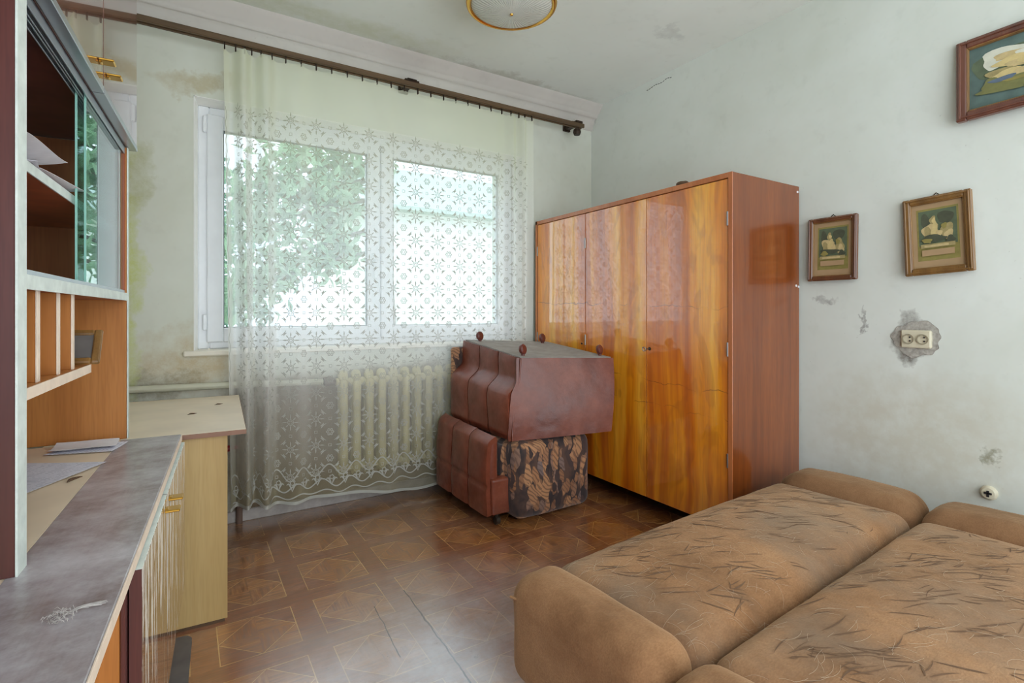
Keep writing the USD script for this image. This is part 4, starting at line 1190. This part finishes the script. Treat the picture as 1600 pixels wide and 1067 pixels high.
# ------------------------------------------------------------------ pictures and sockets on the right wall
def picture(name, label, w, h, y, z, tilt, lean, frame, fw, layers, mat_board=None, depth=.022):
    """Hangs on the right wall; local axes: x to the right as seen, z up, y away from the viewer."""
    t = UsdGeom.Xform.Define(stage, '/World/' + numbered('/World', name))
    t.AddTranslateOp().Set(Gf.Vec3d(XR - .006, y, z)); t.AddRotateZOp().Set(-90.0); t.AddRotateXOp().Set(-lean); t.AddRotateYOp().Set(tilt)
    tag(t, label, 'picture')
    outer = frame_mesh(-w / 2, w / 2, -h / 2, h / 2, fw, -depth, -.002, .004)
    inner = frame_mesh(-w / 2 + fw * .72, w / 2 - fw * .72, -h / 2 + fw * .72, h / 2 - fw * .72, fw * .42, -depth + .004, -.003, .002)
    ridge = frame_mesh(-w / 2 + fw * .25, w / 2 - fw * .25, -h / 2 + fw * .25, h / 2 - fw * .25, fw * .25, -depth - .004, -depth + .002, .002)
    obj('moulding', join(outer, ridge), frame, t)
    obj('inner_moulding', inner, M['frame_gold'], t)
    iw, ih = w / 2 - fw, h / 2 - fw
    pr = obj('print', cbox(-iw, iw, -.008, -.003, -ih, ih, .0003), mat_board, t, smooth=False)
    for i, (poly, mat) in enumerate(layers):
        pp = sg.Polygon([(px * iw, pz * ih) for px, pz in poly])
        if not pp.is_valid: pp = pp.buffer(0)
        m = trimesh.creation.extrude_polygon(pp, .0003)
        m.apply_transform(np.array([[1, 0, 0, 0], [0, 0, -1, -.0081 - .0003 * i], [0, 1, 0, 0], [0, 0, 0, 1.0]]))
        m.fix_normals()
        obj('print_patch', m, mat, pr, smooth=False)
    obj('hanger', tube([(-.012, -.006, h / 2), (0, -.006, h / 2 + .012), (.012, -.006, h / 2)], .002, 6), M['dark_metal'], t)
    return t


def blob(cx, cz, rx, rz, n=22, wob=.12, ph=0.0):
    return [(cx + rx * math.cos(a) * (1 + wob * math.sin(3 * a + ph)), cz + rz * math.sin(a) * (1 + wob * math.cos(2 * a + ph))) for a in np.linspace(0, 2 * math.pi, n, endpoint=False)]


M['pr_parch'] = plain('print_parchment', lin(164, 136, 100), .6, vary=.06)
M['pr_green'] = plain('print_green', lin(86, 98, 74), .6, vary=.18, vscale=30)
M['pr_olive'] = plain('print_olive', lin(134, 124, 66), .6, vary=.15, vscale=30)
M['pr_pale'] = plain('print_pale', lin(186, 166, 118), .6, vary=.15, vscale=40)
M['pr_dark'] = plain('print_dark', lin(70, 74, 56), .6, vary=.2, vscale=40)
M['pr_teal'] = plain('print_teal', lin(84, 104, 98), .5, vary=.2, vscale=18)
M['pr_white'] = plain('print_white', lin(204, 204, 186), .5, vary=.08, vscale=30)
M['pr_blue'] = plain('print_blue', lin(86, 100, 116), .5, vary=.15, vscale=30)
M['pr_skin'] = plain('print_ochre', lin(198, 178, 122), .5, vary=.12, vscale=30)
M['pr_rust'] = plain('print_rust', lin(176, 128, 88), .5, vary=.15, vscale=30)
M['pr_moss'] = plain('print_moss', lin(112, 112, 66), .5, vary=.15, vscale=30)
rect = lambda a, b, c, d: [(a, b), (c, b), (c, d), (a, d)]
def small_layers(ph):
    L_ = [(rect(-.78, -.76, .78, .82), M['pr_olive']), (rect(-.71, -.30, .71, .76), M['pr_green']), (blob(.30, .5, .3, .2, ph=ph), M['pr_dark']), (blob(-.45, .45, .16, .22, ph=2), M['pr_dark'])]
    r = np.random.default_rng(int(ph * 10) + 3)
    for cx, cz, rx, rz, m in ((-.26, .14, .30, .24, 'pr_pale'), (-.34, .02, .18, .24, 'pr_tan'), (-.10, .10, .14, .26, 'pr_skin'), (-.16, .46, .12, .12, 'pr_tan'), (-.12, .44, .07, .08, 'pr_skin'),
                              (.36, .08, .22, .26, 'pr_tan'), (.42, -.04, .16, .16, 'pr_pale'), (.26, .24, .10, .10, 'pr_olive'), (.08, .04, .10, .10, 'pr_pale'), (-.16, -.10, .46, .10, 'pr_dark'), (.48, -.18, .16, .10, 'pr_dark'), (-.4, -.16, .18, .08, 'pr_olive')):
        L_.append((blob(cx, cz, rx, rz, wob=.22, ph=r.uniform(0, 6)), M[m]))
    return L_ + [(rect(-.64, -.38, .64, -.26), M['pr_tan']), (rect(-.5, -.36, .4, -.30), M['pr_pale']), (rect(-.60, -.62, .60, -.44), M['pr_parch'])]
M['pr_tan'] = plain('print_tan', lin(152, 138, 92), .6, vary=.2, vscale=50)
picture('picture', 'smaller brown-framed devotional print hanging beside the wardrobe', .225, .308, 1.315, 1.408, 0, 1.5, M['frame_brown'], .022, small_layers(0), M['pr_parch'])
picture('picture', 'tilted gilt-framed devotional print above the double wall socket', .236, .330, .899, 1.424, -3.0, 2.5, M['frame_gold'], .026, small_layers(.6), M['pr_parch'])
big = [(blob(-.1, .2, .9, .5, ph=1), M['pr_green'])]
r_ = np.random.default_rng(12)
for cx, cz, rx, rz, m in ((-.42, .46, .40, .26, 'pr_white'), (-.60, .30, .14, .22, 'pr_white'), (-.36, .42, .26, .12, 'pr_pale'), (-.10, .38, .20, .10, 'pr_white'), (.22, .44, .34, .16, 'pr_blue'), (.5, .36, .3, .12, 'pr_teal'),
                          (-.34, .24, .26, .12, 'pr_skin'), (-.20, .10, .24, .12, 'pr_pale'), (-.02, .14, .2, .14, 'pr_skin'), (.14, .04, .22, .18, 'pr_skin'), (-.52, -.04, .20, .14, 'pr_tan'), (-.36, -.12, .26, .10, 'pr_skin'),
                          (.44, .22, .24, .16, 'pr_rust'), (.60, .02, .26, .10, 'pr_skin'), (.0, -.18, .4, .10, 'pr_pale'), (-.2, -.46, .66, .18, 'pr_moss'), (-.62, -.34, .16, .18, 'pr_moss'), (-.46, -.26, .2, .08, 'pr_blue'), (.5, -.28, .34, .16, 'pr_blue'), (-.1, -.36, .4, .05, 'pr_olive'), (.3, -.62, .4, .1, 'pr_dark')):
    big.append((blob(cx, cz, rx, rz, wob=.2, ph=r_.uniform(0, 6)), M[m]))
picture('picture', 'large red-brown framed painting high on the wall at the right frame edge', .46, .328, .604, 2.028, -1.6, 5, M['frame_red'], .034, big, M['pr_teal'], .028)

sk = thing('wall_socket', 'old double wall socket in a patch of rough broken plaster', 'socket', (XR, .978, .985), 0)
obj('plate', cbox(-.014, .006, -.055, .055, -.038, .038, .005), M['plastic_old'], sk)
for yy in (-.026, .026):
    w = obj('socket_well', xf(lathe([(.0, -.004), (.021, -.004), (.022, .003), (.018, .003), (.017, -.002), (0, -.002)], 28), T(-.0150, yy, .0) @ R(-90, (0, 1, 0))), M['plastic_dim'], sk)
    for zz2 in (-.008, .008):
        obj('pin_hole', xf(trimesh.creation.cylinder(.0032, .004, sections=12), T(-.0152, yy - .006, zz2) @ R(90, (0, 1, 0))), M['black'], w)
rp = sg.Polygon([(math.cos(a) * (.088 + .008 * math.sin(3 * a + 1) + .004 * math.sin(11 * a)), math.sin(a) * (.078 + .006 * math.sin(4 * a) + .004 * math.sin(9 * a + 2))) for a in np.linspace(0, 2 * math.pi, 60, endpoint=False)])
rm = trimesh.creation.extrude_polygon(rp, .004)
rm = rm.subdivide().subdivide()
rm.apply_transform(np.array([[0, 0, -1, .0], [1, 0, 0, 0], [0, 1, 0, 0], [0, 0, 0, 1.0]])); rm.fix_normals()
rm.vertices[:, 0] += np.where(rm.vertices[:, 0] < -.002, np.asarray(meshkit.fbm(rm.vertices * 60)).ravel() * .005, 0)
M['rough_plaster'] = plain('rough_plaster', lin(166, 162, 152), .95, vary=.28, vscale=60, bump=.5, bscale=220)
obj('plaster_patch', rm, M['rough_plaster'], sk, label='rough grey plaster')
cp = thing('cable_outlet', 'small round cable outlet low on the wall behind the bed', 'socket', (XR, .738, .395), 0)
obj('cap', xf(lathe([(0, -.002), (.026, -.002), (.028, .008), (.020, .018), (0, .020)], 26), R(-90, (0, 1, 0))), M['plastic_old'], cp)
obj('slot', join(cbox(-.022, -.017, -.012, .012, -.004, .004, .001), cbox(-.022, -.017, -.004, .004, -.014, .010, .001)), M['black'], cp)
